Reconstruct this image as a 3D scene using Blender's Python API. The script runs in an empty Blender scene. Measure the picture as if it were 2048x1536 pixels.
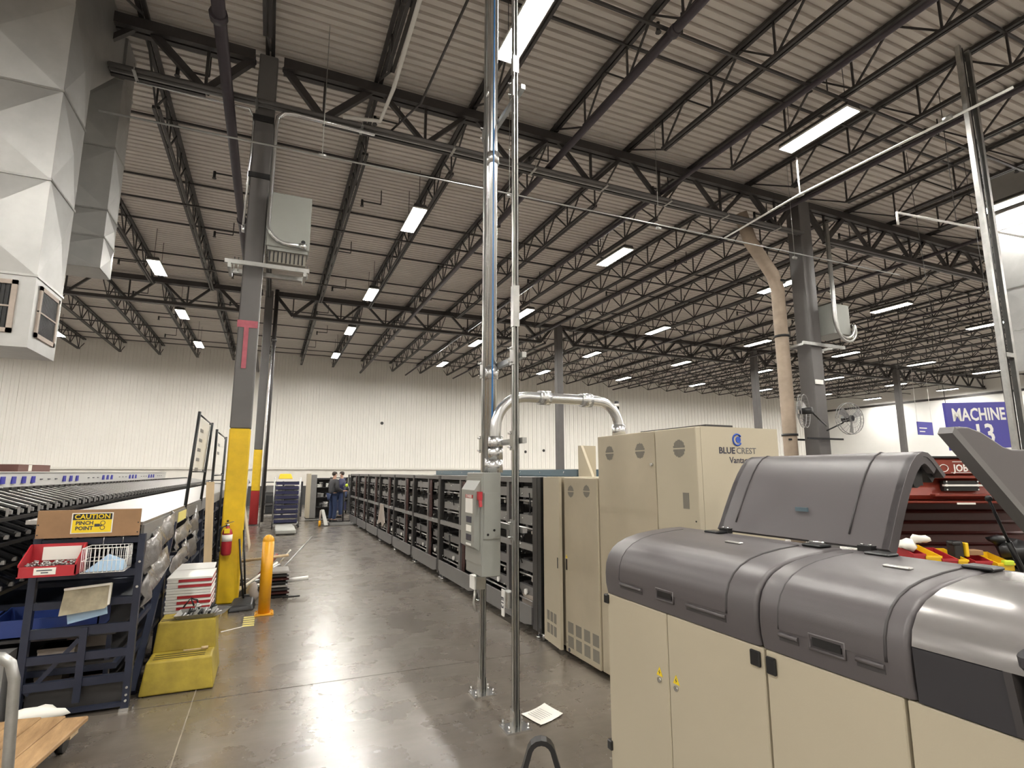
import bpy, math, random
from mathutils import Matrix, Vector
random.seed(7)
S = bpy.context.scene
COL = S.collection
PI = math.pi

# ---------------------------------------------------------------- camera, world, exposure
cam_d = bpy.data.cameras.new('camera'); cam = bpy.data.objects.new('camera', cam_d); COL.objects.link(cam)
cam_d.sensor_width = 36.0; cam_d.lens = 36.0 * 1100.0 / 2048.0; cam_d.clip_end = 300
cam.location = (0, 0, 1.7)
cam.rotation_euler = (math.radians(90 + 9.141), 0, math.radians(-23.61))
S.camera = cam
W = bpy.data.worlds.new('world'); S.world = W; W.use_nodes = True
W.node_tree.nodes['Background'].inputs[0].default_value = (0.9, 0.85, 0.78, 1)
W.node_tree.nodes['Background'].inputs[1].default_value = 0.05
S.view_settings.view_transform = 'Standard'; S.view_settings.look = 'None'
S.view_settings.exposure = 0.0; S.view_settings.gamma = 1.0; S.view_settings.use_curve_mapping = False
LAMP = 250.0            # emission of the ceiling lamps' lenses
DECK_Z = 8.10
try:
    S.cycles.max_bounces = 6; S.cycles.diffuse_bounces = 4; S.cycles.glossy_bounces = 3
    S.cycles.sample_clamp_indirect = 6.0; S.cycles.use_light_tree = True
    S.cycles.use_denoising = True
except Exception: pass

# ---------------------------------------------------------------- materials
MATS = {}
def mat(name, col, rough=0.5, metal=0.0, var=0.0, scale=6.0, bump=0.0, bscale=40.0, col2=None, stretch=None, emit=0.0, coat=0.0):
    if name in MATS: return MATS[name]
    m = bpy.data.materials.new(name); m.use_nodes = True; nt = m.node_tree; N = nt.nodes; L = nt.links
    b = N['Principled BSDF']; b.inputs['Base Color'].default_value = (*col, 1)
    b.inputs['Roughness'].default_value = rough; b.inputs['Metallic'].default_value = metal
    if coat: b.inputs['Coat Weight'].default_value = coat
    if emit:
        b.inputs['Emission Color'].default_value = (*col, 1); b.inputs['Emission Strength'].default_value = emit
    if var > 0 or bump > 0:
        tc = N.new('ShaderNodeTexCoord'); mp = N.new('ShaderNodeMapping'); L.new(tc.outputs['Object'], mp.inputs[0])
        if stretch: mp.inputs['Scale'].default_value = stretch
    if var > 0:
        nz = N.new('ShaderNodeTexNoise'); nz.inputs['Scale'].default_value = scale; nz.inputs['Detail'].default_value = 5
        nz.inputs['Roughness'].default_value = 0.6
        L.new(mp.outputs[0], nz.inputs['Vector'])
        rp = N.new('ShaderNodeValToRGB'); rp.color_ramp.elements[0].position = 0.3; rp.color_ramp.elements[1].position = 0.7
        c2 = col2 or tuple(c * (1 - var) for c in col)
        rp.color_ramp.elements[0].color = (*c2, 1); rp.color_ramp.elements[1].color = (*col, 1)
        L.new(nz.outputs[0], rp.inputs[0]); L.new(rp.outputs[0], b.inputs['Base Color'])
    if bump > 0:
        n2 = N.new('ShaderNodeTexNoise'); n2.inputs['Scale'].default_value = bscale; n2.inputs['Detail'].default_value = 3
        L.new(mp.outputs[0], n2.inputs['Vector'])
        bp = N.new('ShaderNodeBump'); bp.inputs['Strength'].default_value = bump; bp.inputs['Distance'].default_value = 0.01
        L.new(n2.outputs[0], bp.inputs['Height']); L.new(bp.outputs[0], b.inputs['Normal'])
    MATS[name] = m; return m

m_deck = mat('painted_deck', (0.72, 0.675, 0.63), 0.6, 0, 0.12, 0.7)
m_wall = mat('white_wall_metal', (0.84, 0.815, 0.765), 0.38, 0, 0.05, 0.5)
m_block = mat('white_block_wall', (0.74, 0.71, 0.65), 0.6, 0, 0.08, 2.0)
m_smooth = mat('white_smooth_wall', (0.80, 0.79, 0.76), 0.6, 0, 0.06, 0.6)
m_steel = mat('dark_painted_steel', (0.050, 0.045, 0.044), 0.45, 0.2, 0.25, 3.0)
m_colgrey = mat('grey_column_paint', (0.115, 0.108, 0.106), 0.5, 0, 0.18, 2.5)
m_yellow = mat('yellow_column_paint', (0.80, 0.52, 0.015), 0.4, 0, 0.22, 5.0, 0.1, 12)
m_redp = mat('red_column_paint', (0.36, 0.02, 0.02), 0.45)
m_pink = mat('pink_marker_paint', (0.42, 0.10, 0.13), 0.6, 0, 0.3, 9)
m_galv = mat('galvanised_steel', (0.50, 0.50, 0.485), 0.33, 0.85, 0.25, 9.0, 0.05, 30)
m_zinc = mat('bright_zinc', (0.75, 0.76, 0.77), 0.24, 0.95, 0.12, 14.0)
m_duct = mat('duct_sheet_metal', (0.52, 0.52, 0.51), 0.42, 0.7, 0.22, 1.6, 0.06, 7)
m_ductgrille = mat('grille_frame_beige', (0.52, 0.44, 0.38), 0.6, 0, 0.2, 8)
m_black = mat('black_plastic', (0.012, 0.012, 0.013), 0.4)
m_blackm = mat('black_metal', (0.02, 0.021, 0.023), 0.35, 0.3, 0.3, 12)
m_navy = mat('navy_rack_paint', (0.020, 0.026, 0.050), 0.42, 0.1, 0.3, 7)
m_navyb = mat('blue_bin_plastic', (0.02, 0.045, 0.20), 0.35)
m_cream = mat('cream_powdercoat', (0.50, 0.445, 0.335), 0.42, 0, 0.06, 1.5, 0.03, 160)
m_creamw = mat('cream_worn', (0.47, 0.41, 0.305), 0.42, 0, 0.12, 2.6, 0.03, 160)
m_hood = mat('charcoal_hood_plastic', (0.098, 0.088, 0.092), 0.40, 0, 0.05, 3, 0.05, 300)
m_hoodd = mat('charcoal_groove', (0.045, 0.041, 0.043), 0.5)
m_hoodm = mat('smoked_glossy_cover', (0.27, 0.255, 0.25), 0.22, 0.25, 0.35, 1.2, 0, 10, None, (0.4, 1, 3))
m_slate = mat('slate_panel', (0.032, 0.031, 0.036), 0.5)
m_vent = mat('vent_mesh', (0.20, 0.185, 0.155), 0.6)
m_ebox = mat('grey_electrical_enamel', (0.27, 0.275, 0.255), 0.4, 0, 0.08, 3, 0.03, 90)
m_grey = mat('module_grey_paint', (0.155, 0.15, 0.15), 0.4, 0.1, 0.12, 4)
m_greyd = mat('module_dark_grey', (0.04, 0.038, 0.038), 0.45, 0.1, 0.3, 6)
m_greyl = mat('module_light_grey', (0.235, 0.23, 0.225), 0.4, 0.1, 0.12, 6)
m_teal = mat('blue_grey_steel', (0.13, 0.19, 0.23), 0.4, 0.2, 0.1, 5)
m_brown = mat('cable_brown', (0.10, 0.035, 0.028), 0.6, 0, 0.6, 60, 0, 10, (0.01, 0.008, 0.01))
m_white = mat('white_plastic', (0.80, 0.79, 0.76), 0.4)
m_paper = mat('white_paper', (0.82, 0.80, 0.74), 0.7)
m_red = mat('red_bin_plastic', (0.42, 0.025, 0.035), 0.35, 0, 0.1, 6)
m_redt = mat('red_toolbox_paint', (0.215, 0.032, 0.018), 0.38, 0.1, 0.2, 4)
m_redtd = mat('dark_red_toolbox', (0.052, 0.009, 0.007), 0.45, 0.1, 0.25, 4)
m_ybin = mat('yellow_bin_plastic', (0.85, 0.55, 0.02), 0.35)
m_stool = mat('yellow_step_plastic', (0.47, 0.36, 0.045), 0.55, 0, 0.45, 5.5, 0.1, 25, (0.27, 0.20, 0.03))
m_card = mat('brown_board', (0.33, 0.19, 0.095), 0.6, 0, 0.25, 5, 0.05, 40)
m_wood = mat('light_wood', (0.62, 0.47, 0.29), 0.6, 0, 0.25, 4, 0.05, 30, None, (6, 6, 0.6))
m_dolly = mat('worn_dolly_wood', (0.47, 0.30, 0.15), 0.6, 0, 0.6, 2.6, 0.2, 30, (0.26, 0.15, 0.07), (7, 1.2, 7))
m_ply = mat('pale_plywood', (0.66, 0.56, 0.40), 0.6, 0, 0.15, 3)
m_bag = mat('crumpled_grey_film', (0.24, 0.225, 0.215), 0.26, 0.2, 0.4, 6, 1.0, 16)
m_silver = mat('brushed_silver', (0.47, 0.46, 0.45), 0.34, 0.8, 0.2, 8, 0, 10, None, (1, 20, 1))
m_lblue = mat('pale_blue_plastic', (0.30, 0.44, 0.60), 0.45)
m_dblue = mat('tray_navy', (0.018, 0.02, 0.07), 0.4)
m_label = mat('blue_label', (0.05, 0.05, 0.42), 0.5)
m_sign = mat('blue_sign', (0.055, 0.05, 0.30), 0.45)
m_orange = mat('orange_yellow_post', (0.78, 0.37, 0.012), 0.35, 0, 0.15, 8, 0, 10, None)
m_skin = mat('skin', (0.42, 0.24, 0.17), 0.55)
m_hair = mat('dark_hair', (0.03, 0.02, 0.015), 0.7)
m_shirt = mat('charcoal_shirt', (0.05, 0.05, 0.055), 0.85)
m_jeans = mat('blue_jeans', (0.02, 0.035, 0.09), 0.85)
m_pipec = mat('beige_downpipe', (0.45, 0.36, 0.28), 0.6, 0, 0.35, 2.5)
m_tape = mat('floor_tape_yellow', (0.72, 0.62, 0.20), 0.6)
m_logo = mat('logo_blue', (0.02, 0.08, 0.42), 0.4)
m_ink = mat('dark_print', (0.04, 0.04, 0.06), 0.5)
m_lens = mat('lamp_lens', (1.0, 0.965, 0.895), 0.5, emit=LAMP)
m_bluec = mat('blue_strap', (0.02, 0.16, 0.42), 0.35)
m_wtag = mat('warning_yellow', (0.85, 0.62, 0.02), 0.45)
m_far = mat('far_dark_shelf', (0.035, 0.037, 0.04), 0.6, 0, 0.5, 3)
m_bagp = mat('beige_sack', (0.36, 0.31, 0.27), 0.6, 0, 0.2, 9)

def concrete():
    m = bpy.data.materials.new('polished_concrete'); m.use_nodes = True; nt = m.node_tree; N = nt.nodes; L = nt.links
    b = N['Principled BSDF']; tc = N.new('ShaderNodeTexCoord')
    def noise(s, d, stretch=(1, 1, 1), r=0.6):
        mp = N.new('ShaderNodeMapping'); mp.inputs['Scale'].default_value = stretch; L.new(tc.outputs['Object'], mp.inputs[0])
        n = N.new('ShaderNodeTexNoise'); n.inputs['Scale'].default_value = s; n.inputs['Detail'].default_value = d; n.inputs['Roughness'].default_value = r
        L.new(mp.outputs[0], n.inputs['Vector']); return n.outputs[0]
    def ramp(src, p0, p1, c0, c1):
        r = N.new('ShaderNodeValToRGB'); r.color_ramp.elements[0].position = p0; r.color_ramp.elements[1].position = p1
        r.color_ramp.elements[0].color = c0; r.color_ramp.elements[1].color = c1; L.new(src, r.inputs[0]); return r.outputs[0]
    def mix(f, a, bb, t='MIX'):
        x = N.new('ShaderNodeMix'); x.data_type = 'RGBA'; x.blend_type = t
        if hasattr(f, 'default_value') or not isinstance(f, float): L.new(f, x.inputs[0])
        else: x.inputs[0].default_value = f
        L.new(a, x.inputs[6]); L.new(bb, x.inputs[7]); return x.outputs[2]
    base = ramp(noise(0.55, 8, r=0.5), 0.25, 0.75, (0.135, 0.116, 0.097, 1), (0.205, 0.180, 0.152, 1))
    fine = ramp(noise(9, 6, r=0.75), 0.30, 0.65, (0.80, 0.78, 0.76, 1), (1, 1, 1, 1))
    c = mix(1.0, base, fine, 'MULTIPLY'); b.inputs['Coat Weight'].default_value = 0.7; b.inputs['Coat Roughness'].default_value = 0.27; b.inputs['Coat IOR'].default_value = 1.6
    scr = ramp(noise(4, 6, (0.35, 3.0, 1), 0.55), 0.25, 0.85, (1, 1, 1, 1), (0.72, 0.69, 0.66, 1))
    c = mix(1.0, c, scr, 'MULTIPLY')
    st = ramp(noise(1.3, 4), 0.45, 0.95, (1, 1, 1, 1), (0.60, 0.55, 0.5, 1))
    c = mix(1.0, c, st, 'MULTIPLY')
    L.new(c, b.inputs['Base Color'])
    r = N.new('ShaderNodeMapRange'); r.inputs[1].default_value = 0.3; r.inputs[2].default_value = 0.7
    r.inputs[3].default_value = 0.22; r.inputs[4].default_value = 0.34; L.new(noise(2.2, 6), r.inputs[0]); L.new(r.outputs[0], b.inputs['Roughness'])
    bp = N.new('ShaderNodeBump'); bp.inputs['Strength'].default_value = 0.12; bp.inputs['Distance'].default_value = 0.01
    L.new(noise(5, 5), bp.inputs['Height']); L.new(bp.outputs[0], b.inputs['Normal'])
    b.inputs['Specular IOR Level'].default_value = 0.6
    return m
m_floor = concrete()

# ---------------------------------------------------------------- mesh helper
def rotz(a): return Matrix.Rotation(a, 4, 'Z')
def T(x, y, z): return Matrix.Translation((x, y, z))
class MB:
    def __init__(s, M=None): s.v = []; s.f = []; s.M = M or Matrix.Identity(4); s.sm = set()
    def add(s, vs, fs, smooth=False):
        o = len(s.v); s.v += [s.M @ Vector(p) for p in vs]
        for f in fs:
            if smooth: s.sm.add(len(s.f))
            s.f.append([i + o for i in f])
        return s
    def box(s, x0, x1, y0, y1, z0, z1):
        return s.add([(x0,y0,z0),(x1,y0,z0),(x1,y1,z0),(x0,y1,z0),(x0,y0,z1),(x1,y0,z1),(x1,y1,z1),(x0,y1,z1)],
                     [(0,3,2,1),(4,5,6,7),(0,1,5,4),(1,2,6,5),(2,3,7,6),(3,0,4,7)])
    def bbox(s, x0, x1, y0, y1, z0, z1, b=0.01):   # box with chamfered edges
        X=(x0,x0+b,x1-b,x1); Y=(y0,y0+b,y1-b,y1); Z=(z0,z0+b,z1-b,z1); vs=[]; idx={}
        for i in range(4):
            for j in range(4):
                for k in range(4):
                    if (i in (1,2)) + (j in (1,2)) + (k in (1,2)) == 2: idx[i,j,k]=len(vs); vs.append((X[i],Y[j],Z[k]))
        g=lambda *a: [idx[q] for q in a]; F=[]
        for e in (0,3):
            F.append(g((e,1,1),(e,2,1),(e,2,2),(e,1,2))); F.append(g((1,e,1),(2,e,1),(2,e,2),(1,e,2))); F.append(g((1,1,e),(2,1,e),(2,2,e),(1,2,e)))
        for a in (0,3):
            for c in (0,3):
                a1=1 if a==0 else 2; c1=1 if c==0 else 2
                F.append(g((a,c1,1),(a,c1,2),(a1,c,2),(a1,c,1))); F.append(g((a,1,c1),(a,2,c1),(a1,2,c),(a1,1,c))); F.append(g((1,a,c1),(2,a,c1),(2,a1,c),(1,a1,c)))
                for d in (0,3):
                    d1=1 if d==0 else 2; F.append(g((a,c1,d1),(a1,c,d1),(a1,c1,d)))
        return s.add(vs,F)
    def bar(s, p, q, w, h=None, up=(0, 0, 1)):     # rectangular bar from p to q
        h = h or w; p = Vector(p); q = Vector(q); d = (q - p).normalized(); u = Vector(up)
        if abs(d.dot(u)) > 0.98: u = Vector((0, 1, 0))
        a = d.cross(u).normalized() * (w / 2); b = a.cross(d).normalized() * (h / 2)
        vs = [e + sa * a + sb * b for e in (p, q) for sa, sb in ((-1,-1),(1,-1),(1,1),(-1,1))]
        return s.add(vs, [(0,1,2,3),(7,6,5,4),(0,4,5,1),(1,5,6,2),(2,6,7,3),(3,7,4,0)])
    def cyl(s, p, q, r, n=10, r2=None, caps=True):
        return s.tube([p, q], r, n, caps, r2)
    def tube(s, pts, r, n=8, caps=True, r2=None):
        pts = [Vector(p) for p in pts]; rings = []; prev = None
        for i, p in enumerate(pts):
            if i == 0: d = pts[1] - p
            elif i == len(pts) - 1: d = p - pts[i-1]
            else: d = (pts[i+1] - p).normalized() + (p - pts[i-1]).normalized()
            d.normalize()
            if prev is None:
                u = Vector((0,0,1)) if abs(d.z) < 0.9 else Vector((1,0,0)); a = d.cross(u).normalized()
            else: a = (prev - d * prev.dot(d)).normalized()
            prev = a; b = d.cross(a)
            rr = r if r2 is None else r + (r2 - r) * i / (len(pts) - 1)
            rings.append([p + rr * (math.cos(2*PI*k/n) * a + math.sin(2*PI*k/n) * b) for k in range(n)])
        vs = [v for ring in rings for v in ring]; fs = []
        for i in range(len(pts) - 1):
            for k in range(n): fs.append((i*n+k, i*n+(k+1)%n, (i+1)*n+(k+1)%n, (i+1)*n+k))
        s.add(vs, fs, True)
        if caps:
            o = len(s.v) - len(vs); s.f.append([o+k for k in range(n)][::-1]); s.f.append([o+(len(pts)-1)*n+k for k in range(n)])
        return s
    def prism(s, prof, axis, a, b, smooth=False):  # 2D profile extruded along an axis
        def P(u, w, t): return {'x': (t, u, w), 'y': (u, t, w), 'z': (u, w, t)}[axis]
        n = len(prof); vs = [P(u, w, a) for u, w in prof] + [P(u, w, b) for u, w in prof]
        s.add(vs, [(k, (k+1)%n, n+(k+1)%n, n+k) for k in range(n)], smooth)
        o = len(s.v) - 2*n; s.f.append([o+k for k in range(n)][::-1]); s.f.append([o+n+k for k in range(n)])
        return s
    def strip(s, line, axis, a, b, th, smooth=True):  # thick sheet following a 2D open line
        L = [Vector(p) for p in line]; out = []
        for i, p in enumerate(L):
            d = (L[min(i+1, len(L)-1)] - L[max(i-1, 0)]).normalized(); out.append(p + Vector((-d.y, d.x)) * th)
        n = len(L)
        def P(u, t): return {'x': (t, u[0], u[1]), 'y': (u[0], t, u[1])}[axis]
        vs = [P(p, a) for p in L] + [P(p, b) for p in L] + [P(p, a) for p in out] + [P(p, b) for p in out]
        fs1 = []; fs2 = []
        for i in range(n-1):
            fs1.append((i, i+1, n+i+1, n+i)); fs1.append((2*n+i, 3*n+i, 3*n+i+1, 2*n+i+1))
        for i in range(n-1):
            fs2.append((i, 2*n+i, 2*n+i+1, i+1)); fs2.append((n+i, n+i+1, 3*n+i+1, 3*n+i))
        fs2.append((0, n, 3*n, 2*n)); fs2.append((n-1, 3*n-1, 4*n-1, 2*n-1))
        s.add(vs, fs1, smooth); s.add(vs, fs2)
        return s
    def disc(s, c, r, n=20, axis='y', th=0.004):
        c = Vector(c); d = {'x': Vector((1,0,0)), 'y': Vector((0,1,0)), 'z': Vector((0,0,1))}[axis]
        return s.cyl(c - d*th/2, c + d*th/2, r, n)
    def ball(s, c, r, n=8, sq=(1,1,1)):
        c = Vector(c); vs = []; fs = []; m = n // 2
        for i in range(1, m):
            t = PI * i / m
            for k in range(n): vs.append((c.x + sq[0]*r*math.sin(t)*math.cos(2*PI*k/n), c.y + sq[1]*r*math.sin(t)*math.sin(2*PI*k/n), c.z + sq[2]*r*math.cos(t)))
        vs.append((c.x, c.y, c.z + sq[2]*r)); vs.append((c.x, c.y, c.z - sq[2]*r)); a = len(vs) - 2; b = a + 1
        for i in range(m-2):
            for k in range(n): fs.append((i*n+k, (i+1)*n+k, (i+1)*n+(k+1)%n, i*n+(k+1)%n))
        for k in range(n): fs.append((a, k, (k+1)%n)); fs.append((b, (m-2)*n+(k+1)%n, (m-2)*n+k))
        return s.add(vs, fs, True)
    def tri(s, fs_pts): return s
    def build(s, name, m, parent=None, label=None, kind=None, bevel=0):
        org = Vector(parent['_o']) if parent is not None and '_o' in parent else Vector((0,0,0))
        me = bpy.data.meshes.new(name); me.from_pydata([tuple(v - org) for v in s.v], [], s.f); me.update()
        for i in s.sm:
            if i < len(me.polygons): me.polygons[i].use_smooth = True
        if isinstance(m, (list, tuple)): [me.materials.append(x) for x in m]
        else: me.materials.append(m)
        o = bpy.data.objects.new(name, me); COL.objects.link(o)
        if parent is not None: o.parent = parent
        o['_o'] = list(org)
        if bevel:
            bv = o.modifiers.new('bevel', 'BEVEL'); bv.width = bevel; bv.segments = 2; bv.limit_method = 'ANGLE'
        if label: o['label'] = label
        if kind: o['kind'] = kind
        return o
def thing(name, label, cat, loc, group=None):
    o = bpy.data.objects.new(name, None); COL.objects.link(o); o.location = loc; o.empty_display_size = 0.1
    o['label'] = label; o['category'] = cat; o['_o'] = list(loc)
    if group: o['group'] = group
    return o
def solo(mb, name, m, label, cat, group=None, kind=None, bevel=0):   # a thing of one mesh; its origin moved to its base
    vs = mb.v; c = Vector(((min(v.x for v in vs)+max(v.x for v in vs))/2, (min(v.y for v in vs)+max(v.y for v in vs))/2, min(v.z for v in vs)))
    mb.v = [v - c for v in vs]; o = mb.build(name, m, None, label, kind, bevel); o.location = c; o['_o'] = list(c); o['category'] = cat
    if group: o['group'] = group
    return o
def struct(mb, name, m, parent=None):
    o = mb.build(name, m, parent)
    if parent is None: o['kind'] = 'structure'
    return o
def kids(o): return [c for c in list(o.children)]
def copy_tree(o, loc=None, label=None, group=None, parent=None):
    c = o.copy(); COL.objects.link(c)
    if parent is not None: c.parent = parent
    if loc is not None: c.location = loc
    if label: c['label'] = label
    if group: c['group'] = group
    for k in kids(o): copy_tree(k, parent=c)
    return c
def text(txt, size, M, m, parent, name='lettering', bold=0.0, th=0.002, label=None, xs=1.0, align='CENTER'):
    cu = bpy.data.curves.new(name, 'FONT'); cu.body = txt; cu.size = size; cu.extrude = th; cu.offset = bold; cu.resolution_u = 2
    cu.align_x = align; cu.align_y = 'CENTER'
    t = bpy.data.objects.new(name, cu); COL.objects.link(t)
    bpy.context.view_layer.update()
    me = bpy.data.meshes.new_from_object(t.evaluated_get(bpy.context.evaluated_depsgraph_get()))
    bpy.data.objects.remove(t); org = Vector(parent['_o']) if '_o' in parent else Vector((0,0,0))
    for v in me.vertices: v.co = (M @ Vector((v.co.x * xs, v.co.y, v.co.z))) - org
    me.materials.clear(); me.materials.append(m)
    o = bpy.data.objects.new(name, me); COL.objects.link(o); o.parent = parent
    if label: o['label'] = label
    return o
# orientation matrices for text on walls: facing -Y, and facing -X
def face_my(x, y, z): return T(x, y, z) @ Matrix.Rotation(PI/2, 4, 'X')
def face_mx(x, y, z): return T(x, y, z) @ Matrix.Rotation(-PI/2, 4, 'Z') @ Matrix.Rotation(PI/2, 4, 'X')
ORD = ['first','second','third','fourth','fifth','sixth','seventh','eighth','ninth','tenth','eleventh','twelfth','thirteenth','fourteenth','fifteenth','sixteenth','seventeenth','eighteenth','nineteenth','twentieth']
def nth(i):
    if i < 20: return ORD[i]
    t = (i + 1) // 10; u = (i + 1) % 10; tens = {2: 'twenty', 3: 'thirty', 4: 'forty'}[t]
    return tens[:-1] + 'ieth' if u == 0 else tens + '-' + ORD[u-1]

# ================================================================ THE ROOM
X0, X1, Y0, Y1 = -19.0, 43.0, -8.0, 32.0
struct(MB().box(X0, X1, Y0, Y1, -0.2, 0.0), 'floor', m_floor)
# saw-cut joints: thin dark lines of sealant lying in the slab
m_joint = mat('joint_sealant', (0.07, 0.06, 0.05), 0.7)
m_jointl = mat('pale_joint_line', (0.30, 0.26, 0.20), 0.6, 0, 0.3, 9)
fl = bpy.data.objects['floor']
for y in (5.05, 9.05, 12.9, 16.9, 20.9, 24.9, 28.9):
    MB().box(X0, X1, y, y+0.008, 0, 0.0012).build('control_joint', m_joint if y != 9.05 else m_jointl, fl)
for x in (-0.42, 3.4, 7.2, 11.0, -4.2, 14.8):
    MB().box(x, x+0.008, Y0, Y1, 0, 0.0012).build('control_joint', m_jointl, fl)
# ceiling: roof slab above a corrugated deck of sheets
ce = struct(MB().box(X0, X1, Y0, Y1, DECK_Z+0.065, DECK_Z+0.2), 'ceiling', m_deck)
def deck_sheet(x0, x1):
    mb = MB(); prof = []
    for k in range(6):
        y = k * 0.1524
        prof += [(y, 0.0), (y+0.095, 0.0), (y+0.102, 0.055), (y+0.1454, 0.055)]
    prof.append((0.9144, 0.0)); vs = []; fs = []
    for (y, z) in prof: vs += [(x0, y, z), (x1, y, z)]
    for i in range(len(prof)-1): fs.append((2*i, 2*i+1, 2*i+3, 2*i+2))
    return mb.add(vs, fs)
sx = [X0, -11.8, -0.38, 11.04, 22.46, 33.88, X1]
for i in range(6):
    o0 = deck_sheet(sx[i], sx[i+1]).build('deck_sheet', m_deck, ce); o0.location = (0, Y0, DECK_Z)
    for k in range(1, 44):
        o = o0.copy(); COL.objects.link(o); o.parent = ce; o.location = (0, Y0 + k * 0.9144, DECK_Z + (k % 2) * 0.002)
# far wall: block base, sill trim and ribbed metal panels
wf = struct(MB().box(X0, X1, Y1, Y1+0.25, 0, 8.2), 'wall_far', m_block)
def wall_panel():
    mb = MB(); prof = []
    for k in range(3):
        x = k * 0.3048
        prof += [(x, 0), (x+0.11, 0), (x+0.13, -0.012), (x+0.15, -0.012), (x+0.17, 0), (x+0.27, 0), (x+0.28, -0.035), (x+0.2948, -0.035)]
    prof.append((0.9144, 0)); vs = []; fs = []
    for (x, y) in prof: vs += [(x, y-0.03, 1.95), (x, y-0.03, 8.1)]
    for i in range(len(prof)-1): fs.append((2*i, 2*i+2, 2*i+3, 2*i+1))
    return mb.add(vs, fs)
p0 = wall_panel().build('wall_panel', m_wall, wf); p0.location = (X0, Y1, 0)
for k in range(1, 68):
    o = p0.copy(); COL.objects.link(o); o.parent = wf; o.location = (X0 + k*0.9144, Y1, 0)
struct(MB().box(X0, X1, Y1-0.09, Y1, 1.86, 1.96), 'trim_1', m_block)
struct(MB().box(X0, X1, Y1-0.05, Y1, 0, 1.0), 'baseboard_far', mat('dark_wall_base', (0.045, 0.045, 0.045), 0.6))
# white smooth side wall at the right, with its dark top rail
struct(MB().box(X1, X1+0.25, Y0, Y1, 0, 8.2), 'wall_right', m_smooth)
struct(MB().box(X1-0.06, X1, Y0, Y1, 6.75, 6.9), 'trim_2', m_steel)
struct(MB().box(X0-0.25, X0, Y0, Y1, 0, 8.2), 'wall_left', m_wall)
struct(MB().box(X0, X1, Y0-0.25, Y0, 0, 8.2), 'wall_back', m_wall)

# ---------------------------------------------------------------- joists
JS = 1.6314
def joist(name, label, x, y0, split):
    t = thing(name, label, 'joist', (x, y0, 7.98), 'roof joists'); L = 12.0
    z1, z0 = 8.07, 7.42
    MB().box(x-0.065, x-0.012, y0, y0+L, z1-0.055, z1).box(x+0.012, x+0.065, y0, y0+L, z1-0.055, z1).build('top_chord', m_steel, t)
    MB().box(x-0.055, x-0.012, y0+1.15, y0+L-1.15, z0, z0+0.05).box(x+0.012, x+0.055, y0+1.15, y0+L-1.15, z0, z0+0.05).build('bottom_chord', m_steel, t)
    segs = []
    n = 8; pitch = (L - 2.3) / n; ya = y0 + 1.15
    segs.append(((ya, z0+0.02), (y0+0.1, z1-0.03)))
    for i in range(n):
        a = ya + i*pitch; m = a + pitch/2
        segs.append(((a, z0+0.03), (m, z1-0.04))); segs.append(((m, z1-0.04), (a+pitch, z0+0.03)))
        segs.append(((a, z0+0.03), (a, z1-0.03)))
    segs.append(((ya+n*pitch, z0+0.02), (y0+L-0.1, z1-0.03))); segs.append(((ya+n*pitch, z0+0.03), (ya+n*pitch, z1-0.03)))
    if split:
        for a, b in segs: MB().bar((x, a[0], a[1]), (x, b[0], b[1]), 0.026).build('web_bar', m_steel, t)
    else:
        mb = MB()
        for a, b in segs: mb.bar((x, a[0], a[1]), (x, b[0], b[1]), 0.026)
        mb.build('web', m_steel, t, kind='stuff')
    return t
bays = [(-3.6, 'nearest roof bay'), (8.4, 'middle roof bay'), (20.4, 'far wall roof bay')]
xs_j = [-0.38 + JS * i for i in range(-11, 26)]
jn = joist('bar_joist', 'x', xs_j[0], -3.6, True); jf = joist('bar_joist', 'x', xs_j[0], 20.4, False)
for b, (y0, bn) in enumerate(bays):
    for i, x in enumerate(xs_j):
        if b == 0 and (x > 22 or x < -6): continue
        near = (b == 0) or (b == 1 and -6 < x < 16)
        lb = 'dark steel bar joist, %s from left in the %s' % (nth(i), bn)
        src = jn if near else jf
        if src['label'] == 'x':
            src.location = (x, y0, 7.98); src['label'] = lb
        else: copy_tree(src, (x, y0, 7.98), lb)
# bridging rods across the joists (thin dark lines along X)
k = 0
for y0 in (-3.6, 8.4, 20.4):
    for dy in (2.4, 4.8, 7.2, 9.6):
        t = solo(MB().box(X0, X1, y0+dy, y0+dy+0.035, 8.0, 8.035), 'bridging_angle', m_steel,
                 'thin dark bridging angle running across under the deck, %s from the camera side' % nth(k), 'bridging', 'bridging angles'); k += 1
for i, y in enumerate((5.0, 13.0, 17.2, 25.0, 28.2)):
    solo(MB().box(X0, X1, y, y+0.035, 7.40, 7.435), 'bridging_angle', m_steel, 'dark bridging angle along the joists\' lower chords, %s from the camera side' % nth(i), 'bridging', 'lower bridging angles')

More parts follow.
